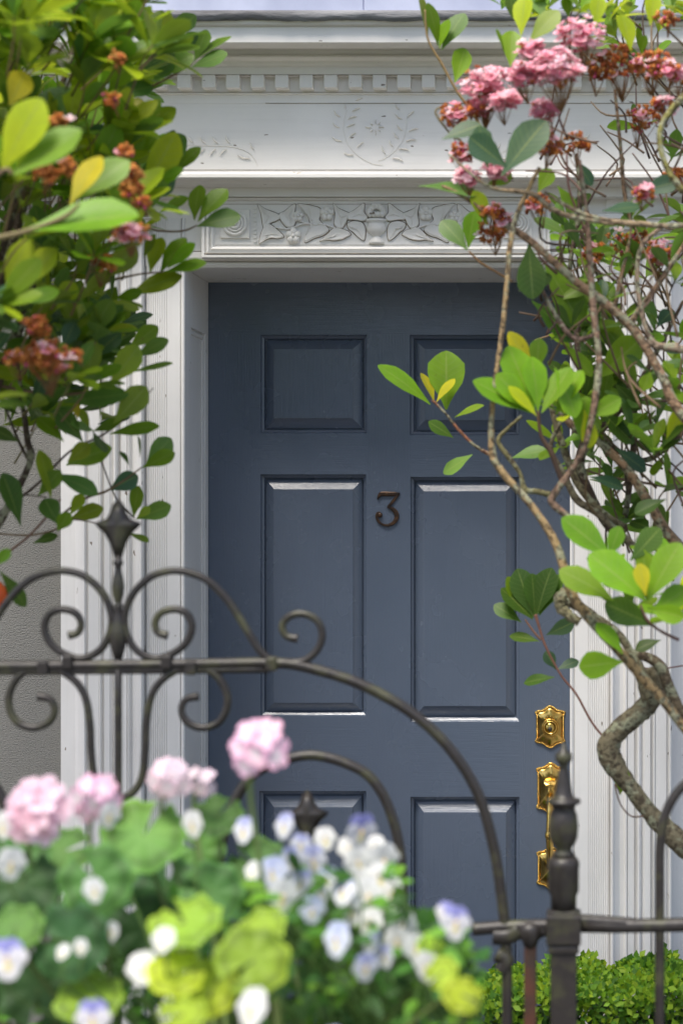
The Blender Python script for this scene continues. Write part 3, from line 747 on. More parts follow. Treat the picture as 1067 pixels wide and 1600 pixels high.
def spear(px, ytop, s=1.0, parent=gate, turned=True):
    """four pointed cast spearhead, thick in the middle, with turned stem"""
    g = MB(); k = DG / F
    O = [(0, 0), (9, 9), (13, 22), (19, 32), (37, 38), (33, 44), (22, 54), (14, 68), (8, 86), (5, 96)]
    pts = [(a * s, b * s) for a, b in O]; c = Vector(W(px, ytop + 42 * s, YG)); th = .009 * s
    full = pts + [(-a, b) for a, b in pts[::-1]][:-1]
    ring = [W(px + a, ytop + b, YG) for a, b in full]; n = len(ring)
    vs = [(p.x, p.y, p.z) for p in ring] + [(c.x + (p.x - c.x) * .5, p.y - th * .7, c.z + (p.z - c.z) * .5) for p in ring] + [(c.x + (p.x - c.x) * .5, p.y + th * .7, c.z + (p.z - c.z) * .5) for p in ring] + [(c.x, c.y - th, c.z), (c.x, c.y + th, c.z)]
    fs = []
    for i in range(n):
        j = (i + 1) % n; fs += [(i, j, n + j, n + i), (n + i, n + j, 3 * n), (j, i, 2 * n + i, 2 * n + j), (2 * n + j, 2 * n + i, 3 * n + 1)]
    g.add(vs, fs)
    if turned:
        z0 = lambda y: zz(ytop + y * s, YG)
        P = [(3, 88), (5, 95), (8, 98), (8, 102), (5, 106), (5, 112), (8, 124), (10, 137), (9, 150), (6, 160), (5, 164), (8, 166), (6, 172), (8, 185), (13, 205), (14, 222), (10, 238), (7, 250)]
        lathe(g, xx(px, YG), YG, [(a * k * s, z0(b)) for a, b in P], 16)
    return g.build('finial', M['iron'], parent)
spear(185, 779); spear(480, 1234, .92, turned=False); spear(-112, 1234, .92, turned=False)
for cx_, cy_ in ((425, 1037), (262, 1034), (108, 1034), (-55, 1037), (300, 1043), (70, 1043)):
    g = MB(); c_ = W(cx_, cy_, YG); g.box(c_.x - .008, c_.x + .008, YG - .0115, YG + .0115, c_.z - .0105, c_.z + .0105); g.build('collar', M['iron'], gate, .003)
part('hinge', [([(770, 1462), (792, 1462), (810, 1452)], .013), ([(776, 1490), (790, 1500), (782, 1516)], .012)])
# post
post = empty('iron_gate_post', (xx(880, YG), YG, GZ), 'turned cast iron gate post with urn finial in front of the brass handle', 'post')
g = MB(); k = DG / F; zc = lambda y: zz(y, YG)
lathe(g, xx(880, YG), YG, [(a * k, zc(y)) for a, y in ((1.5, 1160), (3.5, 1165), (6, 1172), (13, 1178), (13.5, 1187), (8, 1193), (6, 1198), (8, 1205), (10, 1220), (14, 1240), (17, 1247), (26, 1249), (27, 1254), (19, 1258), (17, 1264), (21, 1272), (23, 1290), (22, 1308), (18, 1318), (13, 1324), (13, 1329), (17, 1333), (17, 1338))][::-1], 20)
pf = g.build('finial', M['iron'], post)
g = MB(); lathe(g, xx(880, YG), YG, [(a * k, zc(y)) for a, y in ((19, 1338), (24, 1344), (25, 1352), (24, 1358), (24, 1392), (20, 1400), (20, 1420))][::-1], 20)
g.build('post_cap', M['iron'], post)
g = MB(); xp = xx(880, YG); h = 20.5 * k
g.box(xp - h, xp + h, YG - h, YG + h, GZ - .05, zc(1420)); g.box(xp - 27 * k, xp + 27 * k, YG - 27 * k, YG + 27 * k, zc(1472), zc(1425)); g.box(xp - 24 * k, xp + 24 * k, YG - 24 * k, YG + 24 * k, zc(1486), zc(1473))
g.build('post_shaft', M['iron'], post, .003)
# latch piece left of the post
g = MB(); tube(g, gp_([(738, 1452), (790, 1448), (850, 1446), (868, 1446)]), .0095, 10); tube(g, gp_([(800, 1452), (825, 1462), (852, 1452)]), .009, 10)
lathe(g, xx(828, YG), YG, [(a * k, zc(y)) for a, y in ((10, 1440), (19, 1446), (20, 1460), (12, 1472), (10, 1480))][::-1], 14)
g.build('latch_bar', M['iron'], post)
g = MB(); xq = xx(828, YG); g.box(xq - 9.5 * k, xq + 9.5 * k, YG - 8 * k, YG + 8 * k, GZ + .02, zc(1478)); g.build('rusty_bar', M['rust'], post, .002)
# fence to the right
fence = empty('iron_fence', (xx(1250, YG), YG, GZ), 'iron fence panel with rounded arches right of the gate post', 'fence')
g = MB(); tube(g, gp_([(898, 1446), (960, 1447), (1067, 1445), (1700, 1445)]), .0105, 8, sm=False); tube(g, gp_([(898, 1437), (980, 1443), (1000, 1448)]), .009, 8); g.build('rail', M['iron'], fence)
g = MB(); tube(g, gp_([(900, GB - 60), (1300, GB - 60), (1700, GB - 60)]), .0095, 8); g.build('rail', M['iron'], fence)
for xc in (1150, 1400):
    g = MB(); h2 = 120
    tube(g, gp_([(xc - h2, GB), (xc - h2, 1800), (xc - h2, 1400), (xc - h2 + 1, 1320), (xc - h2 + 8, 1275), (xc - h2 + 30, 1235), (xc - h2 + 70, 1205), (xc, 1195), (xc + h2 - 70, 1205), (xc + h2 - 30, 1235), (xc + h2 - 8, 1275), (xc + h2 - 1, 1320), (xc + h2, 1400), (xc + h2, 1800), (xc + h2, GB)]), .0072, 10)
    g.build('arch', M['iron'], fence)
    g = MB(); tube(g, gp_([(xc, 1300), (xc, 1700), (xc, GB)]), .0062, 8); g.build('picket', M['iron'], fence)

# ================================================================ LEAVES AND SHRUBS
TT = {0: (.38, .49, .010), 1: (.17, .30, .010), 2: (.06, .13, .014), 3: (.12, .235, .045), 4: (.46, .42, .015), 5: (.165, .34, .010), 6: (.055, .12, .07), 7: (.25, .34, .012)}
WT = [(0, .05), (.12, .2), (.28, .5), (.45, .82), (.62, 1.0), (.78, .93), (.90, .62), (.97, .28), (1.0, .02)]
def vary(c, a=.22):
    f = 1 + random.uniform(-a, a); h = random.uniform(-a, a) * .4
    return (c[0] * f * (1 + h), c[1] * f, c[2] * f * (1 - h))
def leaf(mb, base, d, n, L, wid, col, curl=.12, fold=.22, mi=0):
    d = d.normalized(); n = (n - d * n.dot(d))
    n = n.normalized() if n.length > 1e-6 else d.orthogonal().normalized()
    s = d.cross(n).normalized(); vs = []; uv = []; fs = []
    ser = random.uniform(0, .03); tw = random.uniform(-.25, .25)
    for i, (t, w_) in enumerate(WT):
        c = base + d * (L * t) - n * (curl * L * t * t) ; hw = wid * .5 * w_ * (1 + (ser if i % 2 else -ser))
        s2 = (s * math.cos(tw * t) + n * math.sin(tw * t))
        for u in (-1, -.5, 0, .5, 1):
            vs.append(c + s2 * (hw * u) + n * (abs(u) * hw * fold - u * u * hw * .08)); uv.append((u, t))
    for i in range(len(WT) - 1):
        for k in range(4): fs.append((i * 5 + k, i * 5 + k + 1, (i + 1) * 5 + k + 1, (i + 1) * 5 + k))
    lt = tuple(min(1, x * 1.12) for x in col)
    mb.add(vs, fs, mi, [col if abs(u) < .8 else lt for u, t in uv], uv)
def pleaf(mb, bx, by, tx, ty, ratio, d, tint, dd=None):
    """a leaf standing between two picture positions at distance d; narrow ratio = seen nearly edge on"""
    dd = random.uniform(-.02, .02) if dd is None else dd
    B = Wd(bx, by, d); T = Wd(tx, ty, d + dd); a = T - B; L = a.length
    view = (camo.location - B).normalized(); n = view - a.normalized() * view.dot(a.normalized()); n.normalize()
    wr = .50; ang = math.acos(max(.12, min(1, ratio / wr)))
    best = None
    for sgn in (1, -1):
        m = Matrix.Rotation(ang * sgn, 3, a.normalized()) @ n
        if best is None or m.z > best.z: best = m
    leaf(mb, B, a, best, L, L * max(wr, ratio) * 1.04, vary(TT[tint]), random.uniform(.03, .16), random.uniform(.1, .3))
def rosette(mb, P, axis, n, L, tints, lo=25, hi=72):
    axis = axis.normalized(); a0 = random.uniform(0, 6.28); e1 = axis.orthogonal().normalized(); e2 = axis.cross(e1)
    for k in range(n):
        az_ = a0 + k * 2.399; th = R(random.uniform(lo, hi)); rad = e1 * math.cos(az_) + e2 * math.sin(az_)
        d = axis * math.cos(th) + rad * math.sin(th); d.z -= .08
        l = L * random.uniform(.72, 1.12)
        leaf(mb, P - axis * random.uniform(0, .018), d, axis * 1.0 - rad * .2 + Vector((0, 0, .25)), l, l * random.uniform(.34, .46), vary(TT[random.choice(tints)]), random.uniform(.05, .25), random.uniform(.1, .35))
BR = (.16, .105, .06); BD = (.075, .05, .032); BT = (.21, .14, .07)
def ptube(mb, pts, r, d, col=BR, segs=9, jit=.06):
    P = []
    for i, p in enumerate(pts): P.append(Wd(p[0], p[1], p[2] if len(p) > 2 else d))
    rr = [x * (1.05 if x > 11 else .9) * (d / F) * random.uniform(.86, 1.14) for x in (r if isinstance(r, list) else [r] * len(pts))]
    tube(mb, P, rr, segs, 6, 0, col, True, jit)

# ---------------- left shrub
random.seed(11)
LS = Vector((-.80, -1.25, GZ))
lshrub = empty('flowering_shrub', LS, 'leafy green shrub with yellow green young leaves left of the door', 'shrub')
lf = MB(); tw = MB(); br = MB()
EL = [(260,60,305,22,.45,3.3,3),(228,85,232,30,.5,3.2,1),(238,68,248,12,.4,3.3,1),(180,62,215,20,.5,3.2,3),(148,45,170,-5,.5,3,0),(150,45,190,-4,.45,3,0),(125,62,108,0,.42,3.1,3),
(300,98,355,48,.14,3.3,1),(300,105,354,82,.4,3.3,3),(305,95,322,45,.4,3.3,1),(280,85,308,50,.5,3.3,2),(245,120,300,82,.45,3.2,1),(215,110,270,80,.35,3.2,2),(238,128,270,95,.5,3.2,3),
(168,145,205,97,.5,3,1),(178,150,238,130,.4,3,3),(125,165,165,130,.5,2.9,1),(125,110,145,60,.6,2.9,0),(75,100,60,35,.5,2.8,0),(110,190,118,130,.5,2.9,0),(80,190,75,145,.6,2.9,0),
(15,165,42,110,.62,2.6,4),(3,268,58,152,.46,2.3,0),(20,274,126,200,.38,2.3,5),(110,320,152,238,.4,2.45,4),(122,312,197,243,.4,2.5,5),(40,360,212,322,.3,2.4,5),(125,235,172,200,.6,3,6),
(185,195,170,155,.5,3.1,3),(205,215,215,150,.45,3.1,4),(215,220,268,160,.33,3.1,7),(225,200,245,152,.4,3.1,1),(205,260,218,205,.4,3.1,1),(222,266,290,213,.5,3.15,3),(210,262,240,210,.4,3.1,1),(262,232,272,204,.5,3.1,2),
(268,272,312,228,.33,3.2,1),(215,312,273,278,.5,3.1,6),(220,302,240,268,.4,3.1,1),(250,332,292,306,.35,3.2,1),(304,344,308,286,.42,3.25,1),(310,346,351,290,.4,3.25,1),(308,354,374,332,.4,3.25,3),
(235,426,250,368,.45,3.1,7),(250,428,287,368,.35,3.1,1),(262,420,300,378,.35,3.1,5),(225,402,240,366,.4,3.1,7),(258,425,322,408,.3,3.1,1),(200,462,282,425,.36,3.1,7),(160,436,215,385,.5,3,7),
(30,452,88,388,.4,2.6,0),(10,455,40,368,.4,2.6,0),(28,474,92,450,.4,2.7,5),(90,482,117,440,.6,2.9,0),(125,470,170,425,.35,3,7),(138,525,176,468,.5,2.9,1),(163,512,196,492,.33,3,1),(98,545,118,503,.6,2.9,6),(140,562,188,518,.42,3,6),
(172,602,218,540,.5,3,7),(200,547,246,508,.4,3.1,1),(212,558,259,528,.4,3.1,3),(203,582,270,565,.14,3.1,1),(100,628,200,613,.36,3,3),(178,662,230,603,.5,3,7),(172,678,247,660,.3,3.1,1),(122,655,120,630,.4,3,4),
(104,727,170,697,.42,3.1,1),(106,722,140,694,.6,3.05,7),(228,727,268,684,.55,3.15,3),(222,731,273,706,.4,3.12,1),(219,716,217,680,.14,3.1,2),(202,727,189,704,.28,3.1,2),(170,766,216,743,.6,3.15,6),(209,808,216,759,.42,3.2,1),(213,811,266,790,.5,3.2,3),(214,810,235,792,.5,3.18,7),
(84,740,154,765,.36,3.05,3),(80,778,68,702,.34,3,7),(33,822,8,738,.32,2.95,2),(108,812,160,790,.45,3.1,7),(110,805,130,772,.5,3.1,7),(92,820,70,778,.6,3,2),(90,830,108,802,.6,3,1),(52,849,90,835,.4,3.1,2),(200,833,233,843,.22,3.2,1),
(-8,885,16,858,.5,2.7,5),(0,892,43,947,.32,2.8,2),(60,775,95,735,.5,3,1),(100,690,60,650,.4,3,1),(30,690,-10,670,.5,3,2),(130,690,90,640,.5,3,2)]
for e in EL: pleaf(lf, *e)
ptube(tw, [(300, 100), (270, 118), (225, 140), (165, 162), (120, 170), (60, 200)], [1.2, 1.8, 2.3, 3, 3.5, 4], 3.2, BT)
ptube(tw, [(262, 58), (240, 85), (215, 112), (180, 145), (120, 168)], [1.5, 2, 2.5, 3, 3.5], 3.15, BT)
ptube(tw, [(308, 352), (285, 361), (245, 360), (200, 350), (120, 400)], [1.2, 2, 2, 2.5, 3], 3.2, BT)
ptube(tw, [(265, 268), (240, 290), (205, 312), (150, 330)], [1.2, 2, 2.5, 3], 3.15, BT)
ptube(tw, [(-20, 375), (40, 362), (100, 340), (125, 318)], [5, 4.5, 4, 2.5], 2.4, (.25, .2, .08))
ptube(tw, [(-20, 290), (8, 265), (20, 272)], [5, 4, 3], 2.3, BT)
ptube(tw, [(255, 425), (210, 430), (150, 450), (60, 520)], [1.2, 2, 2.5, 3], 3.1, BT)
ptube(tw, [(200, 547), (170, 600), (120, 615), (50, 612), (-10, 600)], [1.2, 2, 2.5, 3, 3], 3.05, BT)
ptube(tw, [(240, 606), (200, 650), (160, 680), (110, 705), (55, 760), (0, 800)], [1, 1.6, 2, 2.2, 2.6, 3], 3.1, BD)
ptube(tw, [(222, 730), (195, 750), (165, 768), (135, 778), (105, 798), (88, 815)], [1.2, 1.8, 2.4, 2.4, 2.2, 2], 3.12, BT)
ptube(tw, [(211, 810), (196, 795), (180, 775), (158, 720), (150, 705)], [1.2, 1.5, 1.5, 1.5, 1], 3.18, BD)
ptube(tw, [(163, 822), (140, 815), (108, 812), (90, 826), (50, 836), (0, 834), (-40, 830)], [1.2, 1.4, 2, 2, 1.8, 1.8, 2], 3.1, BT)
ptube(tw, [(12, 864), (45, 838), (75, 806), (95, 780)], [2, 2, 1.8, 1.5], 3.05, (.2, .1, .06))
ptube(tw, [(-10, 768), (40, 773), (72, 777)], [1.4, 1.4, 1.2], 3, BD)
ptube(br, [(38, 640), (44, 690), (50, 712), (38, 745), (22, 775), (0, 815), (-40, 880), (-90, 1000), (-130, 1200)], [4, 5.5, 6.5, 6.5, 6, 7, 9, 12, 15], 3.1, BD)
ptube(br, [(28, 560), (34, 620), (40, 660), (48, 712)], [3, 4, 4.5, 5], 3.1, BD)
ptube(br, [(10, 640), (30, 690), (46, 720)], [2, 2.5, 3], 3.1, BD)
# trunk to the ground and main limbs inside the crown
T0 = Wd(-130, 1190, 3.1)
tube(br, [LS, LS + Vector((.02, 0, .5)), T0 + Vector((-.03, 0, -.25)), T0], [.03, .025, .02, .016], 12, 5, 0, BD, True, .08)
for (x, y, d) in ((40, 500, 3), (90, 350, 3.1), (60, 200, 2.9), (-60, 100, 2.9), (120, 60, 3.1), (-80, 400, 2.7), (30, 330, 3.6)):
    P1 = Wd(x, y, d); tube(br, [T0 + Vector((0, 0, -.1)), T0.lerp(P1, .4) + Vector((-.05, .02, .03)), P1], [.013, .009, .004], 9, 6, 0, BD, True, .06)
BND = [(-150, 330), (0, 290), (60, 290), (100, 325), (150, 255), (200, 255), (230, 285), (270, 270), (330, 300), (380, 280), (430, 262), (470, 205), (520, 235), (570, 235), (620, 205), (650, 140), (700, 70), (740, 25)]
def bnd(y):
    for (a, b), (c, d) in zip(BND, BND[1:]):
        if a <= y <= c: return b + (d - b) * (y - a) / (c - a)
    return 0
random.seed(21)
n = 0
while n < 430:
    y = random.uniform(-150, 690); x = random.uniform(-330, 330)
    b = bnd(y) - 55
    if x > b: continue
    edge = b - x
    d = random.uniform(2.75, 3.75) if x > 60 else random.uniform(2.45, 3.7)
    if y > 560 and random.random() < (y - 500) / 190: continue
    if y < 330: tints = [0, 0, 0, 5, 7, 0, 5, 3] if d < 3.3 else [1, 0, 7, 5, 3]
    elif y < 480: tints = [0, 7, 1, 1, 3, 5]
    else: tints = [1, 1, 2, 3, 6, 7]
    ax = Vector((random.uniform(.1, .8), random.uniform(-.8, .1), random.uniform(.45, 1.2)))
    P = Wd(x, y, d); rosette(lf, P, ax, random.randint(5, 8), random.uniform(.082, .108) if y < 330 else random.uniform(.066, .088), tints, 15, 58)
    a = ax.normalized(); Q = P - a * .035; S = Q - a * random.uniform(.02, .06) + Vector((random.uniform(-.04, .0), .02, -.02))
    tube(tw, [P, Q, S], [.001, .0014, .002], 6, 3, 0, random.choice((BT, (.26, .17, .08), (.22, .2, .07)))); n += 1
for i in range(46):
    P = Wd(random.uniform(-40, 195), random.uniform(455, 690), random.uniform(2.95, 3.5))
    if P.z < zz(640, -1) and random.random() < .5: continue
    ax = Vector((random.uniform(.1, 1), random.uniform(-.8, .1), random.uniform(.1, .9))); rosette(lf, P, ax, random.randint(4, 6), random.uniform(.06, .078), [1, 7, 7, 3, 2, 6], 15, 62)
lf.build('foliage', M['leaf'], lshrub); br.add(tw.v, tw.f, 1, tw.c, tw.uv); br.build('branches', [M['bark'], M['stem']], lshrub)
# flower and seed clusters
PK = [(.92, .5, .56), (.94, .62, .67), (.9, .4, .5), (.95, .76, .78)]
OR = [(.66, .24, .05), (.55, .18, .035), (.75, .34, .08), (.46, .13, .04)]
def petalfan(mb, c, ax, rad, n, cin, cout, wf=1.0, cup=.35, a0=None):
    ax = ax.normalized(); e1 = ax.orthogonal().normalized(); e2 = ax.cross(e1); a0 = random.uniform(0, 6.28) if a0 is None else a0
    for k in range(n):
        a = a0 + 2 * math.pi * k / n; d = e1 * math.cos(a) + e2 * math.sin(a); s = ax.cross(d); hw = rad * .42 * wf * random.uniform(.9, 1.1); r_ = rad * random.uniform(.88, 1.08)
        cp = random.uniform(cup * .6, cup * 1.3)
        vs = [c, c + d * r_ * .45 + s * hw * .7 + ax * r_ * cp * .4, c + d * r_ * .82 + s * hw + ax * r_ * cp * .75, c + d * r_ + ax * r_ * cp + s * hw * .35, c + d * r_ - s * hw * .35 + ax * r_ * cp, c + d * r_ * .82 - s * hw + ax * r_ * cp * .75, c + d * r_ * .45 - s * hw * .7 + ax * r_ * cp * .4, c + d * r_ * .55 + ax * r_ * cp * .2]
        mid = tuple((x + y_) / 2 for x, y_ in zip(cin, cout))
        mb.add(vs, [(0, 1, 7), (1, 2, 7), (2, 3, 7), (3, 4, 7), (4, 5, 7), (5, 6, 7), (6, 0, 7)], 0, [cin, mid, cout, cout, cout, cout, mid, mid])
def cluster(parent, px, py, rpx, d, kind, n=34, flat=.75):
    n = int(n * 1.7); g = MB(); C = Wd(px, py, d); r = rpx * d / F; root = C + Vector((random.uniform(-.01, .01), .01, -r * 1.5))
    for i in range(n):
        v = Vector((random.gauss(0, 1), random.gauss(0, 1), random.gauss(0, 1))).normalized() * (random.random() ** .45)
        P = C + Vector((v.x * r, v.y * r * .8, v.z * r * flat))
        out = (P - root).normalized(); t_ = random.random()
        pinkp = {'pink': .86, 'mix': .45, 'seed': .06}[kind]
        if t_ < pinkp:
            c = random.choice(PK); petalfan(g, P, out + Vector((random.uniform(-.5, .5), -.35, random.uniform(-.2, .5))), random.uniform(.008, .012), 5, (.75, .2, .3) if random.random() < .5 else (.9, .55, .6), vary(c, .1))
        elif t_ < pinkp + .1: blob(g, P, .0032, 0, (.65, .12, .22), 6, 4)
        else:
            c = vary(random.choice(OR), .3)
            for q in range(3): blob(g, P + Vector((random.uniform(-.004, .004) for _ in range(3))), random.uniform(.0018, .004), 0, c, 5, 3, jit=.3)
            petalfan(g, P, out, .005, 5, c, vary(c, .3), .7, .7)
        if i % 5 == 0: tube(g, [root, root.lerp(P, .55) + Vector((0, 0, -.004)), P], [.0011, .0008, .0005], 4, 2, 0, (.3, .16, .06))
    return g.build({'pink': 'pink_blossom', 'mix': 'fading_blossom', 'seed': 'withered_blossom'}[kind], M['petal'], parent)
random.seed(5)
for (x, y, r, d, k, n) in ((75, 560, 36, 2.95, 'seed', 60), (58, 510, 20, 3, 'seed', 26), (200, 272, 20, 3, 'seed', 26), (203, 296, 17, 3, 'mix', 20), (203, 362, 23, 3, 'mix', 34), (222, 318, 12, 3.05, 'seed', 14), (75, 272, 18, 2.9, 'mix', 18), (106, 262, 16, 2.9, 'seed', 18),
    (196, 238, 13, 3.05, 'mix', 12), (185, 92, 12, 3.1, 'seed', 10), (175, 155, 16, 3.1, 'seed', 14), (160, 412, 22, 3.3, 'seed', 20), (95, 190, 14, 3, 'seed', 12), (30, 560, 20, 3, 'seed', 20), (118, 555, 10, 3, 'seed', 10)):
    cluster(lshrub, x, y, r * 1.1, d - .42, 'seed' if (x, y) != (203, 362) else k, n)
fr = empty('orange_fruit', Wd(-14, 932, 2.8), 'bright orange round fruit cut by the left edge of the picture under the left shrub', 'fruit')
g = MB(); c = Wd(-14, 932, 2.8); blob(g, c, 27 * 2.8 / F, seg=24, ring=16); g.build('peel', M['orange'], fr)
g = MB(); tube(g, [c + Vector((0, 0, .026)), c + Vector((-.01, 0, .06)), c + Vector((-.06, .05, .12))], [.0025, .002, .002], 7); g.build('stalk', M['stem'], fr)

# ---------------- right shrub
random.seed(31)
RS = Vector((xx(1230, -1.1), -1.1, GZ))
rshrub = empty('flowering_shrub', RS, 'open woody shrub with pink blossom and bare tan branches right of the door', 'shrub')
lf = MB(); tw = MB(); br = MB(); dR = 3.4
ER = [(684,72,674,3,.34,3.3,1),(690,78,722,16,.4,3.3,3),(686,76,700,30,.3,3.3,1),(668,62,660,-12,.16,3.3,7),(710,129,727,74,.5,3.3,1),(814,56,818,-8,.42,3.1,0),(826,66,872,14,.45,3.1,7),(797,104,800,43,.52,3.15,1),(788,82,777,44,.16,3.15,1),
(888,28,884,-8,.5,3.2,1),(930,42,936,-10,.5,3.1,0),(985,80,974,20,.4,3.1,0),(1015,40,1022,-12,.5,3.1,0),(800,30,797,-12,.5,3.2,3),(850,30,835,-12,.5,3.2,3),(1000,85,1008,55,.4,3.2,5),
(792,262,731,212,.5,2.95,6),(783,275,850,184,.42,2.95,6),(762,262,748,196,.5,3,6),(690,218,752,192,.36,3,6),(652,291,748,293,.12,3.1,3),(760,352,742,296,.45,3.1,7),(760,290,800,270,.5,3.1,1),
(730,391,690,341,.45,3.25,3),(731,388,740,329,.48,3.25,5),(826,380,832,466,.5,3.1,2),(810,455,860,425,.4,3.1,2),(850,410,912,506,.42,3.3,1),(840,300,862,262,.55,3.2,1),(870,470,925,440,.4,3.3,1),(830,470,900,530,.35,3.3,2),
(828,645,742,590,.36,3.0,5),(831,645,779,582,.42,3.0,5),(834,642,796,538,.46,3.0,5),(840,642,834,556,.42,3.0,5),(846,645,888,570,.4,3.0,5),(868,648,905,575,.36,3.02,5),(838,650,800,600,.3,2.98,0),(836,585,798,516,.3,3.1,4),(838,580,842,528,.55,3.1,1),(866,575,905,648,.34,3.02,5),
(905,688,914,618,.45,3.05,5),(918,652,970,622,.5,3.05,5),(912,640,925,700,.4,3.05,0),(930,592,1003,528,.5,3.3,1),(880,538,928,582,.35,3.3,1),(935,640,992,692,.4,3.3,2),(960,600,1000,640,.5,3.35,2),(985,560,935,500,.45,3.35,1),(1040,690,1067,640,.5,3.2,0),(1067,685,1030,700,.3,3.2,2),
(957,875,880,806,.42,3.0,5),(950,872,968,822,.5,3.0,5),(1010,940,922,862,.42,2.9,5),(1012,938,1057,846,.46,2.9,5),(1008,930,998,880,.5,2.88,4),(1016,958,1075,918,.5,2.9,5),(1010,950,1068,965,.5,2.9,5),(958,938,878,884,.42,2.95,1),(1022,978,944,942,.5,2.95,2),(984,876,1032,824,.52,3.05,2),
(972,1022,936,968,.4,2.95,5),(972,1034,903,1042,.62,2.95,5),(1032,1000,992,1012,.4,3.2,2),(1040,780,990,800,.4,3.2,2),(920,745,975,760,.3,3.3,6),(960,700,1010,735,.35,3.3,6),
(832,968,786,916,.42,3.45,2),(833,965,808,888,.5,3.45,2),(835,962,832,896,.45,3.45,2),(838,962,856,888,.45,3.45,2),(842,962,872,896,.42,3.45,2),(814,972,772,943,.42,3.45,2),(842,1002,796,990,.38,3.45,2),(853,992,896,972,.5,3.45,6),(868,1046,852,1018,.6,3.45,6),(870,1046,903,1030,.4,3.45,6),(866,1058,817,1065,.36,3.45,2),(826,962,795,900,.4,3.47,1),
(968,1242,972,1200,.55,3.3,5),(672,632,597,563,.28,3.6,5),(678,628,662,580,.3,3.6,4),(697,640,697,547,.62,3.62,1),(682,628,706,588,.3,3.58,4),(710,652,754,630,.24,3.6,1),(708,684,670,658,.45,3.6,2),(738,710,691,738,.36,3.6,3),(798,716,852,698,.3,3.5,3),
(1000,300,1060,280,.45,3.2,6),(940,330,1000,320,.3,3.2,6),(870,290,900,330,.4,3.3,1),(900,250,925,290,.4,3.3,6)]
for e in ER: pleaf(lf, *e)
TAN = (.38, .26, .12); TB = (.31, .195, .11)
ptube(br, [(843, 262), (828, 290), (806, 340), (796, 390), (792, 440), (784, 520), (774, 590), (768, 650), (769, 705), (782, 735), (830, 790), (868, 850), (892, 925), (915, 960), (960, 1010), (1000, 1055), (1040, 1100), (1080, 1150), (1200, 1280)], [3.5, 4, 4.5, 5, 5, 5, 5, 5, 6, 7, 7, 7.5, 8, 8.5, 9, 9, 9, 9, 10], 3.0, TAN)
ptube(br, [(768, 712), (740, 695), (715, 670), (695, 645), (675, 625)], [3.5, 2.6, 2.4, 2.2, 1.8], 3.3, (.3, .12, .06))
ptube(br, [(1200, 780), (1067, 650), (1035, 590), (1000, 530), (975, 500), (940, 470), (900, 440), (860, 405), (820, 370), (770, 340), (720, 305), (690, 290)], [10, 9, 9, 9, 9, 8, 8, 7, 6, 4, 3, 2], 3.1, TB)
ptube(br, [(985, 505), (1000, 480), (1020, 455), (1050, 410), (1090, 350)], [6, 5, 5, 4.5, 4], 3.15, TB)
ptube(br, [(905, 250), (915, 330), (922, 420), (928, 500), (935, 560), (930, 620), (915, 690), (895, 730), (868, 768), (862, 785), (890, 810), (925, 840), (950, 870)], [3, 4, 5.5, 6, 6.5, 6, 5, 5.5, 6, 6.5, 6, 6, 5], 3.05, (.27, .17, .11))
ptube(br, [(866, 775), (840, 768), (820, 765), (812, 740), (795, 715), (778, 690), (790, 672), (815, 650)], [6, 5, 5, 4, 4.5, 4, 3.5, 3], 3.2, (.2, .18, .08))
ptube(br, [(870, 640), (900, 670), (935, 690), (980, 735), (1010, 780), (1040, 830), (1075, 870), (1150, 960)], [4, 7, 8, 8.5, 9, 9, 9, 10], 3.3, TB)
ptube(br, [(875, 660), (860, 700), (880, 740), (900, 780), (930, 800), (965, 830), (1010, 870)], [3, 4, 6, 6, 6, 6, 5], 3.35, (.18, .15, .09))
ptube(br, [(1300, 1560), (1180, 1440), (1110, 1360), (1055, 1310), (1015, 1270), (985, 1230), (962, 1200), (950, 1172), (962, 1145), (990, 1120), (1012, 1100), (1020, 1070), (1012, 1045)], [20, 17, 16, 15, 14.5, 14, 14.5, 16, 15, 14, 15, 16, 12], 3.3, (.2, .17, .1), 14, .08)
ptube(br, [(1016, 1090), (1000, 1050), (985, 1020), (965, 990), (930, 965), (900, 945), (878, 938)], [14, 11, 8, 6, 8, 9, 7], 3.25, (.21, .18, .1), 12, .1)
ptube(br, [(878, 938), (882, 925), (874, 935), (876, 950), (890, 962), (905, 972)], [9, 9, 10, 10, 9, 8], 3.1, (.3, .27, .15), 10, .25)
ptube(br, [(1018, 1075), (1040, 1090), (1067, 1110), (1100, 1080), (1160, 1050)], [12, 10, 8, 8, 8], 3.3, (.17, .13, .08), 12)
ptube(br, [(1110, 1180), (1067, 1120), (1045, 1075), (1030, 1040), (1005, 1025), (975, 1018)], [9, 9, 9.5, 10, 9, 6], 3.25, (.16, .12, .07), 12, .08)
ptube(br, [(850, 300), (900, 330), (950, 345), (1000, 350), (1067, 352), (1150, 330)], [2.5, 4, 5, 5, 5, 6], 3.0, (.33, .24, .14))
ptube(br, [(700, 240), (760, 290), (815, 300), (835, 305), (880, 335), (960, 350)], [1.5, 2.5, 4, 5, 5, 4], 3.0, (.33, .24, .14))
ptube(br, [(1067, 300), (1040, 260), (1030, 210), (1050, 170), (1100, 120)], [6, 5, 5, 6, 6], 3.0, (.28, .26, .07))
ptube(br, [(1060, 540), (1020, 535), (1000, 480), (995, 420), (1005, 380), (1040, 350)], [6, 5.5, 4.5, 4, 4, 4], 3.1, (.33, .24, .16))
ptube(br, [(1120, 560), (1060, 545), (1030, 542), (1000, 530)], [6, 6.5, 5.5, 4], 3.1, (.36, .27, .18))
ptube(br, [(935, 520), (900, 530), (875, 505), (850, 460), (840, 440)], [4, 4.5, 4.5, 3.5, 3], 3.1, (.24, .15, .11))
ptube(br, [(960, 140), (968, 220), (975, 300), (985, 360), (970, 430), (960, 480)], [3, 3.5, 3.5, 3, 4, 5], 3.3, TB)
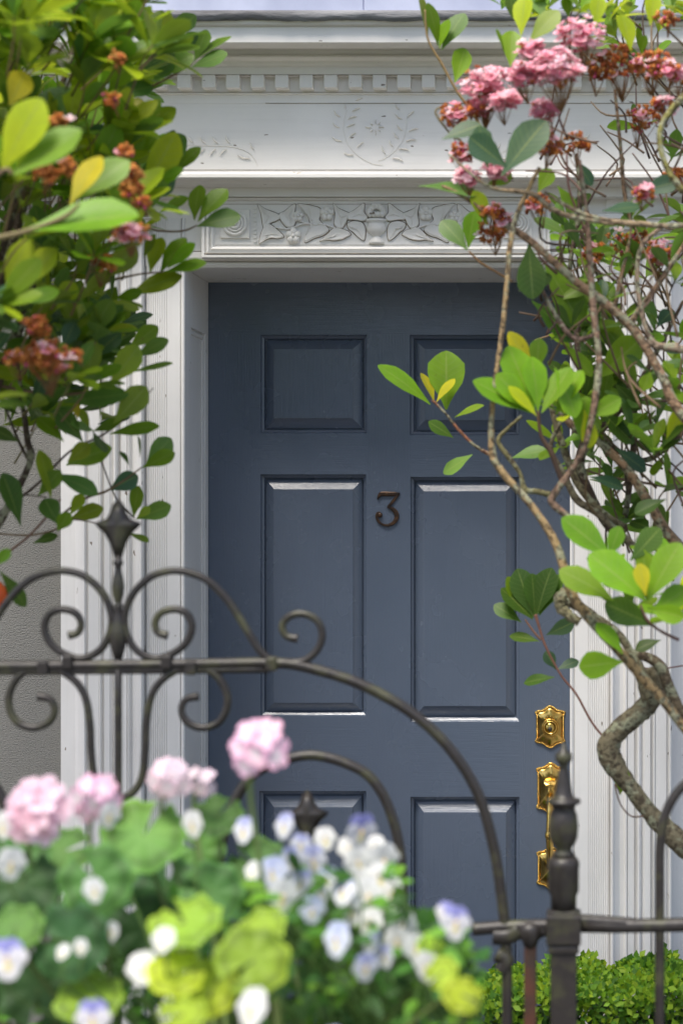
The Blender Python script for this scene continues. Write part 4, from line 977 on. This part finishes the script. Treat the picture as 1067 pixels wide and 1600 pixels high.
ptube(br, [(900, 240), (905, 330), (890, 420), (900, 520), (905, 600), (895, 680)], [2.5, 4, 4.5, 5, 5, 4], 3.45, (.13, .08, .055))
ptube(br, [(880, 300), (930, 420), (965, 540), (990, 640), (985, 740), (970, 850)], [2.5, 4, 5, 6, 6, 5], 3.5, (.15, .1, .065))
ptube(br, [(915, 690), (905, 730), (930, 790), (955, 830), (985, 850)], [8, 9, 9, 7, 5], 3.4, (.09, .055, .04))
ptube(br, [(1067, 470), (1020, 560), (985, 620), (950, 660), (915, 700), (895, 730)], [3, 4, 5, 6, 6, 5], 3.4, (.14, .09, .06))
ptube(br, [(1100, 640), (1040, 700), (1000, 720), (960, 700), (930, 660)], [5, 5, 5, 4, 3], 3.45, (.12, .08, .055))
ptube(br, [(850, 580), (862, 640), (880, 700), (905, 760), (940, 800), (975, 822)], [3, 4.5, 6, 7, 6, 4], 3.38, (.2, .17, .09))
T1 = Wd(1300, 1560, 3.3); tube(br, [RS, RS + Vector((.03, .02, .2)), T1], [.034, .028, .023], 12, 5, 0, (.19, .16, .1), True, .08)
tube(br, [T1 + Vector((0, 0, -.1)), Wd(1260, 1300, 3.3), Wd(1190, 1000, 3.25), Wd(1160, 850, 3.2), Wd(1130, 620, 3.1), Wd(1110, 350, 3.1), Wd(1080, 100, 3.1)], [.024, .02, .016, .013, .011, .009, .005], 10, 6, 0, BR, True, .08)
ptube(tw, [(954, 1165), (925, 1130), (900, 1085), (878, 1058), (862, 1030), (850, 1005), (842, 980), (836, 960)], [2, 2, 2, 2, 2, 2.2, 2.5, 3], 3.4, (.28, .12, .08))
ptube(tw, [(820, 968), (832, 985), (845, 1000)], [1.5, 1.8, 2], 3.45, (.3, .14, .08))
ptube(tw, [(732, 392), (750, 410), (775, 425), (800, 440)], [1.5, 2, 2, 2.2], 3.2, (.35, .19, .07))
ptube(tw, [(664, 15), (668, 60), (690, 100), (712, 140), (740, 180), (770, 230), (800, 280)], [1.3, 2, 2.4, 2.4, 2.6, 3, 3], 3.25, (.3, .2, .07))
ptube(tw, [(968, 1240), (960, 1225), (968, 1255), (985, 1275), (1005, 1275)], [1.2, 1.3, 1.4, 1.5, 1.5], 3.28, (.15, .09, .06))
ptube(tw, [(885, 240), (890, 300), (920, 380), (925, 440)], [1.5, 2, 2, 2], 3.15, (.15, .06, .05))
ptube(tw, [(696, 165), (680, 175), (700, 205), (720, 220)], [1.5, 2, 2, 2], 3.1, (.2, .16, .06))
ptube(tw, [(1067, 630), (1000, 625), (900, 640), (870, 655)], [3, 2.5, 2, 1.5], 3.4, (.2, .12, .09)); ptube(tw, [(1067, 765), (1010, 755), (950, 745), (900, 730)], [3, 2.5, 2, 1.5], 3.4, (.2, .12, .09))
ptube(tw, [(1067, 1040), (1030, 1045), (1000, 1043)], [1.3, 1.3, 1], 3.5, (.3, .15, .12)); ptube(tw, [(840, 640), (845, 680), (862, 710), (880, 760)], [2.5, 3.5, 4.5, 4], 3.1, (.14, .08, .05))
ptube(tw, [(1060, 1000), (1030, 985), (1010, 968), (1000, 945)], [3, 2.6, 2.4, 2], 2.95, (.2, .1, .08))
random.seed(77)
for i in range(120):    # fine twigs inside the right shrub
    x = random.uniform(850, 1110); y = random.uniform(180, 800) if i % 3 else random.uniform(120, 500); d = random.uniform(3.1, 3.85)
    if x < 900 and 540 < y: continue
    P = Wd(x, y, d); a = Vector((random.uniform(-.8, .5), random.uniform(-.5, .5), random.uniform(.2, 1))).normalized(); L = random.uniform(.06, .17)
    kk = a.orthogonal() * random.uniform(-.03, .03)
    tube(tw, [P - a * L * .5, P + kk, P + a * L * .5 - kk], [.0026, .002, .0013], 6, 4, 0, random.choice(((.14, .07, .055), (.22, .14, .09), (.1, .055, .045), (.25, .16, .08))))
n = 0
while n < 105:
    x = random.uniform(835, 1180); y = random.uniform(-60, 850)
    if 30 < y < 330 and x < 940: continue
    if y > 330 and x < 870: continue
    if y > 560 and x < 905: continue
    if 60 < y < 330 and random.random() < .55: continue
    d = random.uniform(3.15, 3.85)
    tints = [0, 0, 5, 1, 7] if y < 60 else ([1, 1, 2, 6, 3, 5] if y < 560 else [2, 1, 1, 3])
    ax = Vector((random.uniform(-.7, .5), random.uniform(-.8, .5), random.uniform(.2, 1.0)))
    P = Wd(x, y, d); rosette(lf, P, ax, random.randint(3, 6), random.uniform(.058, .08), tints)
    a = ax.normalized(); tube(tw, [P, P - a * .05, P - a * .12 + Vector((.03, 0, -.03))], [.0013, .0018, .0026], 6, 3, 0, random.choice((BT, BD))); n += 1
for (x, y, d, ts, L) in ((1010, 925, 3.05, [5, 5, 1, 0], .085), (1060, 960, 3.0, [5, 1, 0], .085), (950, 905, 3.1, [1, 2, 5], .08), (1050, 880, 3.15, [5, 0, 1], .08), (985, 960, 3.1, [2, 1], .08), (880, 640, 3.15, [5, 1, 0], .07), (1020, 700, 3.2, [1, 5, 2], .075), (1055, 600, 3.2, [1, 2, 5], .075)):
    rosette(lf, Wd(x, y, d), Vector((random.uniform(-.3, .3), -.5, .9)), 6, L, ts, 20, 70)
for x in range(790, 1100, 32):
    P = Wd(x + random.uniform(-10, 10), random.uniform(-25, 35), random.uniform(3.15, 3.5)); rosette(lf, P, Vector((random.uniform(-.4, .4), -.4, 1)), 6, .068, [0, 0, 5, 1, 3])
for i in range(24):
    P = Wd(random.uniform(866, 960), random.uniform(370, 740), random.uniform(3.4, 3.75)); rosette(lf, P, Vector((random.uniform(-1, .4), -.6, .6)), 5, .07, [1, 1, 2, 5])
lf.build('foliage', M['leaf'], rshrub); br.add(tw.v, tw.f, 1, tw.c, tw.uv); br.build('branches', [M['bark'], M['stem']], rshrub)
random.seed(6)
for (x, y, r, d, k, n) in ((905, 55, 40, 3.0, 'pink', 60), (830, 80, 24, 3.0, 'pink', 34), (868, 108, 44, 2.95, 'pink', 90), (818, 118, 28, 2.95, 'pink', 44), (758, 135, 44, 3.05, 'pink', 85), (850, 175, 22, 3.0, 'pink', 28), (710, 178, 26, 3.1, 'mix', 34), (718, 238, 22, 3.1, 'mix', 24),
    (730, 276, 19, 3.05, 'pink', 26), (776, 266, 19, 3.05, 'pink', 26), (858, 225, 26, 3.05, 'mix', 30), (788, 158, 24, 3.0, 'pink', 30), (745, 172, 22, 3.05, 'mix', 24),
    (965, 95, 42, 3.2, 'seed', 60), (1020, 100, 32, 3.1, 'seed', 50), (1048, 112, 20, 3.05, 'mix', 26), (1040, 30, 18, 3.1, 'seed', 18), (1035, 165, 22, 3.2, 'mix', 26), (1000, 185, 30, 3.3, 'seed', 34), (900, 225, 24, 3.2, 'seed', 26), (1005, 302, 18, 3.1, 'mix', 26), (1055, 275, 20, 3.2, 'seed', 20),
    (770, 330, 20, 3.1, 'mix', 22), (768, 362, 24, 3.15, 'seed', 30), (840, 320, 24, 3.2, 'seed', 24), (980, 380, 36, 3.4, 'seed', 46), (1030, 395, 26, 3.3, 'mix', 30), (930, 395, 24, 3.4, 'seed', 22), (790, 345, 16, 3.1, 'mix', 14), (1062, 120, 20, 3.2, 'seed', 20), (930, 110, 26, 3.2, 'seed', 30)):
    cluster(rshrub, x, y, r, d, k, n)

# ---------------- clipped box hedge
random.seed(9)
hx0 = xx(735, -.75); hx1 = xx(1400, -.75)
hedge = empty('box_hedge', ((hx0 + hx1) / 2, -.6, GZ), 'low clipped box hedge with tiny bright green leaves at the foot of the right pilaster', 'hedge')
g = MB(); zt = zz(1552, -.75)
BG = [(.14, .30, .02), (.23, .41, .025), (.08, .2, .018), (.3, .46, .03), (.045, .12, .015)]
for i in range(12500):
    x = random.uniform(hx0, hx1); u = random.random()
    sx = min(1, (x - hx0) / .12); top = zt - .07 * (1 - sx) ** 2 + .012 * math.sin(x * 31) + .008 * math.sin(x * 77)
    if u < .6: y = -.75 + abs(random.gauss(0, .02)) + .02 * random.random(); z_ = top - .005 - abs(random.uniform(0, .42))
    else: y = random.uniform(-.76, -.45); z_ = top - abs(random.gauss(0, .014))
    d = Vector((random.uniform(-1, 1), random.uniform(-1, .4), random.uniform(-.2, 1.2))).normalized(); P = Vector((x, y, z_)); L = random.uniform(.015, .024)
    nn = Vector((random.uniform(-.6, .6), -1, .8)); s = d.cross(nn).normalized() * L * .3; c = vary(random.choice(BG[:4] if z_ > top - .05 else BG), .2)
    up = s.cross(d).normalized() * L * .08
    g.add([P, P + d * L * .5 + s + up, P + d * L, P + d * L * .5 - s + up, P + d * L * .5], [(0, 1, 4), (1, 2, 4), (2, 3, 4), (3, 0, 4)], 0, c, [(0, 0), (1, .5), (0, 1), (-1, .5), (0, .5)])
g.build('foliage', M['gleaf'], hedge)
g = MB(); x = hx0 + .05
while x < hx1:
    tube(g, [(x, -.6, GZ), (x + random.uniform(-.03, .03), -.6, GZ + .2), (x + random.uniform(-.06, .06), -.62, zt - .05)], [.006, .005, .002], 6, 3, 0, BD)
    for q in range(5): tube(g, [(x, -.6, GZ + .1 + q * .04), (x + random.uniform(-.08, .08), random.uniform(-.72, -.5), GZ + .25 + q * .03)], [.004, .0015], 5, 2, 0, BD)
    x += .05
g.build('branches', M['stem'], hedge)
g = MB(); 
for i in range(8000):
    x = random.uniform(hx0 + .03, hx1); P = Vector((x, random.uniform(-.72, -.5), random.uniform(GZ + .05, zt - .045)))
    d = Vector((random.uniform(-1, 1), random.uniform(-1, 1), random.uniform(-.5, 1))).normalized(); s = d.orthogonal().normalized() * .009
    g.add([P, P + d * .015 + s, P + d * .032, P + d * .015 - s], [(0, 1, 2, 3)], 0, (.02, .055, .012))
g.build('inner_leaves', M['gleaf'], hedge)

# ================================================================ FLOWER TROUGH IN FRONT
TX0, TX1, TY0, TY1, TZ = -.46, .36, -2.78, -2.34, .86
tr = empty('stone_trough', ((TX0 + TX1) / 2, (TY0 + TY1) / 2, GZ), 'pale stone trough on a pedestal holding the geraniums and pansies', 'planter')
g = MB(); t_ = .03
for b in ((TX0, TX1, TY0, TY0 + t_, TZ - .24, TZ), (TX0, TX1, TY1 - t_, TY1, TZ - .24, TZ), (TX0, TX0 + t_, TY0 + t_, TY1 - t_, TZ - .24, TZ), (TX1 - t_, TX1, TY0 + t_, TY1 - t_, TZ - .24, TZ), (TX0 + .002, TX1 - .002, TY0 + .002, TY1 - .002, TZ - .27, TZ - .24)): g.box(*b)
g.build('trough', M['stone'], tr, .004)
g = MB(); g.box(TX0 + .12, TX1 - .12, TY0 + .06, TY1 - .06, GZ, TZ - .27); g.box(TX0 + .06, TX1 - .06, TY0 + .02, TY1 - .02, GZ, GZ + .08); g.build('pedestal', M['stone'], tr, .004)
g = MB(); g.box(TX0 + t_, TX1 - t_, TY0 + t_, TY1 - t_, TZ - .2, TZ - .02); g.build('soil', M['soil'], tr)

def gleaf(mb, C, n, r, col, edge=None, ring=None):
    """round scalloped geranium leaf with a notch, pleated towards the rim"""
    n = n.normalized(); e1 = n.orthogonal().normalized(); col = vary(col, .25); a0 = random.uniform(0, 6.28); e1 = (e1 * math.cos(a0) + n.cross(e1) * math.sin(a0)); e2 = n.cross(e1)
    K = 40; vs = [C]; fs = []; cs = [vary(col, .05)]
    edge = edge or tuple(x * 1.35 for x in col); ring = ring or tuple(x * .6 for x in col)
    for j, s in enumerate((.3, .55, .78, .93, 1.0)):
        for k in range(K):
            a = .18 + (2 * math.pi - .36) * k / (K - 1)
            lob = 1 + (.045 * math.cos(a * 7) + .025 * math.cos(a * 21)) * s * s; rr = r * s * lob
            h = r * (.10 * math.cos(a * 7 + 1) * s * s + .16 * s * s - .18 * s ** 4)
            vs.append(C + (e1 * math.cos(a) + e2 * math.sin(a)) * rr + n * h); cs.append((col, col, ring, col, edge)[j])
    for k in range(K - 1): fs.append((0, 1 + k, 2 + k))
    for j in range(4):
        for k in range(K - 1): a = 1 + j * K + k; fs.append((a, a + K, a + K + 1, a + 1))
    mb.add(vs, fs, 0, cs, None)
GD = (.10, .24, .06); GM = (.15, .34, .075); GDK = (.05, .13, .045); GL = (.36, .58, .06); GLY = (.48, .62, .04)
def geranium(rootx, label, leaves, heads):
    base = Vector((rootx, -2.56, TZ - .02))
    t = empty('geranium_plant', base, label, 'potted flower', 'geraniums in the trough')
    lf = MB(); st = MB()
    for (px, py, rp, d, col, nx, ny, nz) in leaves:
        d *= 1.15
        C = Wd(px, py, d); gleaf(lf, C, Vector((nx, ny, nz)), rp * .98 * d / F, col)
        tube(st, [C, C + Vector((0, .02, -.03)), base + Vector((random.uniform(-.05, .05), random.uniform(-.05, .05), .02)), base], [.0017, .002, .003, .004], 7, 4, 0, (.13, .19, .04))
    lf.build('leaves', M['gleaf'], t); 
    for (px, py, rp, d, n, core) in heads:
        d *= 1.15
        g = MB(); C = Wd(px, py, d); r = rp * .93 * d / F; low = C + Vector((-.006, .012, -r * .9))
        for i in range(n):
            ph = math.acos(1 - 1.45 * (i + .5) / n); a = i * 2.399; v = Vector((math.cos(a) * math.sin(ph), math.sin(a) * math.sin(ph), math.cos(ph)))
            ax = Vector((0, -.8, .6)).normalized(); qz = ax.to_track_quat('Z', 'Y'); v = qz @ v
            v.y *= .55; P = C + v * r * random.uniform(.62, .8)
            cin, cout = ((.99, .97, .97), (.95, .5, .70)) if core == 'w' else ((.92, .5, .6), (.95, .72, .8))
            if core == 'p': cin, cout = (.97, .88, .9), (.93, .68, .78)
            petalfan(g, P, v * .6 + Vector((random.uniform(-.3, .3), -.7, random.uniform(-.1, .4))), r * .50, 5, cin, vary(cout, .12), 1.0, .06)
            tube(g, [low, P], [.0009, .0007], 4, 2, 0, (.2, .26, .08))
        fh = g.build('flower_head', M['petal'], t)
        tube(st, [low + Vector((0, 0, .006)), low + Vector((-.004, .004, -.03)), (low + base) / 2 + Vector((0, 0, 0)), base], [.003, .0026, .003, .004], 8, 5, 0, (.17, .27, .07))
    st.build('stems', M['stem'], t)
random.seed(41)
geranium(-.02, 'geranium at the left with the largest deep pink flower head and dark round leaves',
  [(30, 1330, 55, 1.75, GD, -.2, -1, .6), (35, 1385, 60, 1.65, GDK, 0, -1, .5), (150, 1375, 58, 1.62, GM, .1, -1, .35), (110, 1470, 62, 1.6, GDK, -.1, -1, .3), (60, 1545, 60, 1.65, GDK, .2, -1, .4), (25, 1450, 45, 1.6, GM, 0, -.8, .8), (100, 1330, 45, 1.8, GM, 0, -.8, .7), (140, 1560, 55, 1.6, GL, 0, -.5, 1), (-60, 1420, 60, 1.7, GD, 0, -1, .6), (-80, 1520, 60, 1.7, GM, 0, -1, .6)],
  [(58, 1268, 54, 1.65, 13, 'r'), (150, 1247, 42, 1.72, 9, 'w')])
geranium(.10, 'geranium in the middle of the trough with two pale flower heads beside broad green leaves',
  [(225, 1305, 68, 1.72, GM, .1, -.9, .8), (340, 1275, 42, 1.8, GD, 0, -.8, .9), (260, 1390, 55, 1.8, GDK, 0, -1, .3), (330, 1395, 52, 1.7, GD, .2, -1, .5), (400, 1350, 48, 1.8, GD, 0, -.9, .7), (310, 1330, 45, 1.85, GD, -.2, -1, .4), (230, 1450, 55, 1.75, GDK, .2, -1, .3), (210, 1340, 45, 1.85, GM, -.2, -1, .4)],
  [(264, 1218, 38, 1.72, 8, 'p'), (314, 1222, 26, 1.78, 6, 'p')])
geranium(.16, 'tall geranium with one round white and pink head held above lime green leaves',
  [(290, 1440, 58, 1.5, GL, -.1, -.6, 1), (275, 1520, 46, 1.48, GLY, .2, -.7, .9), (330, 1545, 48, 1.5, GLY, -.2, -.9, .6), (395, 1500, 60, 1.48, GL, .3, -.9, .7), (410, 1450, 40, 1.55, GL, -.3, -.8, .8), (285, 1585, 40, 1.45, GLY, 0, -.6, 1), (450, 1420, 40, 1.8, GD, 0, -1, .5), (722, 1555, 34, 1.5, GLY, .3, -.7, .8), (690, 1520, 28, 1.52, GL, -.3, -.8, .5), (675, 1480, 24, 1.6, GL, .3, -.9, .4)],
  [(403, 1168, 50, 1.62, 10, 'w')])
def pansy(g, C, r, face, up, kind):
    """five overlapping rounded petals: two behind above, two at the side, one broad below"""
    f = face.normalized(); u = (up - f * up.dot(f)).normalized(); s = u.cross(f)
    top = {'w': (.86, .86, .84), 'l': (.52, .55, .84), 'v': (.36, .36, .74), 'b': (.60, .66, .88)}[kind]; low = {'w': (.88, .88, .84), 'l': (.84, .85, .9), 'v': (.84, .82, .84), 'b': (.76, .8, .92)}[kind]
    for (ang, dist, rad, back, c) in ((118, .48, .50, .08, top), (62, .48, .50, .07, top), (178, .46, .46, .02, low), (2, .46, .46, .025, low), (270, .42, .56, -.01, low)):
        a = R(ang); o = C + (s * math.cos(a) + u * math.sin(a)) * r * dist - f * back * r
        n_ = 14; e1 = s * math.cos(a) + u * math.sin(a); e2 = f.cross(e1)
        ctr = o - e1 * rad * r * .35 ; vs = [ctr]; cs = [(.85, .7, .12) if ang == 270 else tuple(x * .8 for x in c)]
        for q, rr in ((0, .55), (1, 1.0)):
            for k in range(n_):
                b = 2 * math.pi * k / n_; wob = 1 + .05 * math.sin(b * 5 + ang)
                vs.append(o + (e1 * math.cos(b) + e2 * math.sin(b)) * rad * r * rr * wob + f * (rr * rr * .10 * math.sin(b * 3 + ang) * rad * r - rr * .12 * rad * r)); cs.append(vary(c, .03))
        fs = [(0, 1 + k, 1 + (k + 1) % n_) for k in range(n_)] + [(1 + k, 1 + n_ + k, 1 + n_ + (k + 1) % n_, 1 + (k + 1) % n_) for k in range(n_)]
        g.add(vs, fs, 0, cs)
    blob(g, C + f * r * .05, r * .09, 0, (.8, .55, .05), 8, 5)
def pansies(rootx, label, flowers, fill):
    base = Vector((rootx, -2.54, TZ - .02)); t = empty('pansy_plant', base, label, 'potted flower', 'pansies in the trough')
    st = MB(); lf = MB()
    for (px, py, rp, d, kind) in flowers:
        d *= 1.15
        g = MB(); C = Wd(px, py, d); face = Vector((random.uniform(-.9, .9), -1, random.uniform(-.3, .6))); pansy(g, C, rp * random.uniform(.9, 1.25) * d / F, face, Vector((random.uniform(-.25, .25), 0, 1)), kind)
        g.build('pansy_flower', M['petal'], t)
        tube(st, [C + Vector((0, .003, 0)), C + Vector((0, .016, -.008)), C + Vector((0, .018, -.04)), (C + base) / 2 + Vector((0, .01, 0)), base], [.0013, .0013, .0015, .002, .0025], 6, 4, 0, (.12, .24, .05))
    x0, x1, y0, y1, n, d0, d1 = fill
    for i in range(n):
        px = random.uniform(x0, x1); py = random.uniform(y0, y1); d = random.uniform(d0, d1) * 1.15
        if px > 640: py = max(py, 1400 + (px - 640) * .9 + random.uniform(0, 60))
        P = Wd(px, py, d); dr = Vector((random.uniform(-1, 1), random.uniform(-1, .5), random.uniform(-.3, 1)))
        c = random.choice([(.04, .13, .02), (.07, .22, .03), (.12, .32, .03), (.03, .09, .02), (.16, .36, .03), (.05, .16, .04)]); L = random.uniform(.018, .034)
        leaf(lf, P, dr, Vector((random.uniform(-.5, .5), -.7, 1)), L, L * .5, vary(c), .2, .15)
        if i % 3 == 0: tube(st, [P, P + Vector((random.uniform(-.01, .01), .01, -.03)), P + Vector((random.uniform(-.02, .02), .02, -.08))], [.0012, .0014, .0018], 5, 3, 0, (.10, .22, .04))
    for i in range(240):
        P = Wd(random.uniform(x0, min(x1, 690)), random.uniform(1400, 1760), random.uniform(2.24, 2.4)); dr = Vector((random.uniform(-1, 1), random.uniform(-.8, .3), random.uniform(-.3, 1))); L = random.uniform(.03, .05)
        if P.x > .2 and P.z > .98: continue
        leaf(lf, P, dr, Vector((random.uniform(-.5, .5), -.9, .6)), L, L * .6, vary((.03, .085, .02)), .2, .15)
    lf.build('leaves', M['gleaf'], t); st.build('stems', M['stem'], t)
random.seed(52)
pansies(.30, 'dense mound of white and lavender pansies at the right end of the trough',
  [(565, 1300, 27, 1.72, 'v'), (560, 1348, 27, 1.68, 'w'), (600, 1345, 25, 1.72, 'w'), (575, 1400, 27, 1.66, 'w'), (535, 1392, 27, 1.65, 'l'), (612, 1395, 25, 1.68, 'w'), (577, 1440, 24, 1.64, 'w'), (628, 1448, 25, 1.66, 'w'), (508, 1310, 20, 1.76, 'w'), (490, 1345, 26, 1.72, 'l'), (455, 1345, 26, 1.7, 'l'), (425, 1362, 24, 1.66, 'b'), (395, 1360, 18, 1.66, 'w'), (442, 1400, 24, 1.64, 'w'), (488, 1422, 22, 1.62, 'b'), (525, 1468, 26, 1.55, 'b'),
   (578, 1470, 22, 1.6, 'l'), (572, 1512, 26, 1.55, 'l'), (666, 1512, 30, 1.55, 'w'), (712, 1442, 29, 1.6, 'v'), (443, 1290, 19, 1.7, 'l'), (380, 1297, 20, 1.72, 'l'), (470, 1378, 22, 1.68, 'l'), (512, 1372, 22, 1.7, 'l'), (600, 1495, 18, 1.6, 'l'), (545, 1325, 22, 1.74, 'w'), (585, 1322, 22, 1.74, 'w'), (592, 1370, 24, 1.7, 'w'), (550, 1420, 24, 1.66, 'w'), (600, 1420, 24, 1.68, 'w'), (620, 1470, 22, 1.64, 'w'), (560, 1375, 24, 1.68, 'w'), (470, 1320, 18, 1.74, 'l'), (420, 1390, 20, 1.66, 'l'), (500, 1395, 20, 1.66, 'l'), (650, 1480, 22, 1.6, 'w'), (695, 1425, 18, 1.62, 'v')],
  (400, 745, 1370, 1760, 620, 1.58, 1.92))
pansies(.06, 'sparse white and blue pansies among the round leaves at the left end of the trough',
  [(18, 1350, 22, 1.62, 'w'), (12, 1498, 32, 1.5, 'v'), (148, 1390, 17, 1.58, 'w'), (98, 1487, 15, 1.55, 'w'), (126, 1480, 14, 1.55, 'w'), (222, 1512, 24, 1.5, 'w'), (145, 1592, 27, 1.48, 'v'), (392, 1575, 34, 1.42, 'w'), (300, 1288, 20, 1.68, 'w'), (172, 1275, 20, 1.7, 'w'), (255, 1468, 18, 1.46, 'w'), (5, 1290, 22, 1.66, 'w'), (520, 1625, 24, 1.5, 'l'), (175, 1455, 14, 1.6, 'w')],
  (-150, 430, 1400, 1760, 520, 1.76, 1.98))

# ================================================================ HOUSE ACROSS THE STREET (unseen, added and shaped for its reflection in the door)
opp = empty('unseen_brick_house', (0, -20, GZ), 'unseen brown brick house added across the street to be mirrored in the door paint', 'house')
g = MB(); g.box(-9, -2.2, -24, -20, GZ, 5.6); g.box(-2.2, 14, -24, -20.002, GZ, 2.9); g.build('wall', M['brick'], opp)  # right wing kept low so the upper right of the door reflects sky
for x in (-7, -4, -1, 2, 5, 8, 11):
    for z0 in ((1.0, 3.6) if x < -2.5 else (1.0,)):
        g = MB(); g.box(x - .5, x + .5, -20.0, -19.96, z0, z0 + 1.5); g.box(x - .58, x + .58, -19.96, -19.9, z0 - .1, z0 - .001); wn = g.build('window', M['stone'], opp)
        g = MB(); g.box(x - .44, x + .44, -19.96, -19.95, z0 + .06, z0 + 1.44); g.build('pane', M['glass'], wn)
g = MB(); extrude_x(g, [(-19.6, 5.6), (-24.4, 5.6), (-22, 7.2)], -9.4, -2.1); extrude_x(g, [(-19.7, 2.9), (-24.3, 2.9), (-22, 3.6)], -2.09, 14.4); g.build('roof', M['slate'], opp)
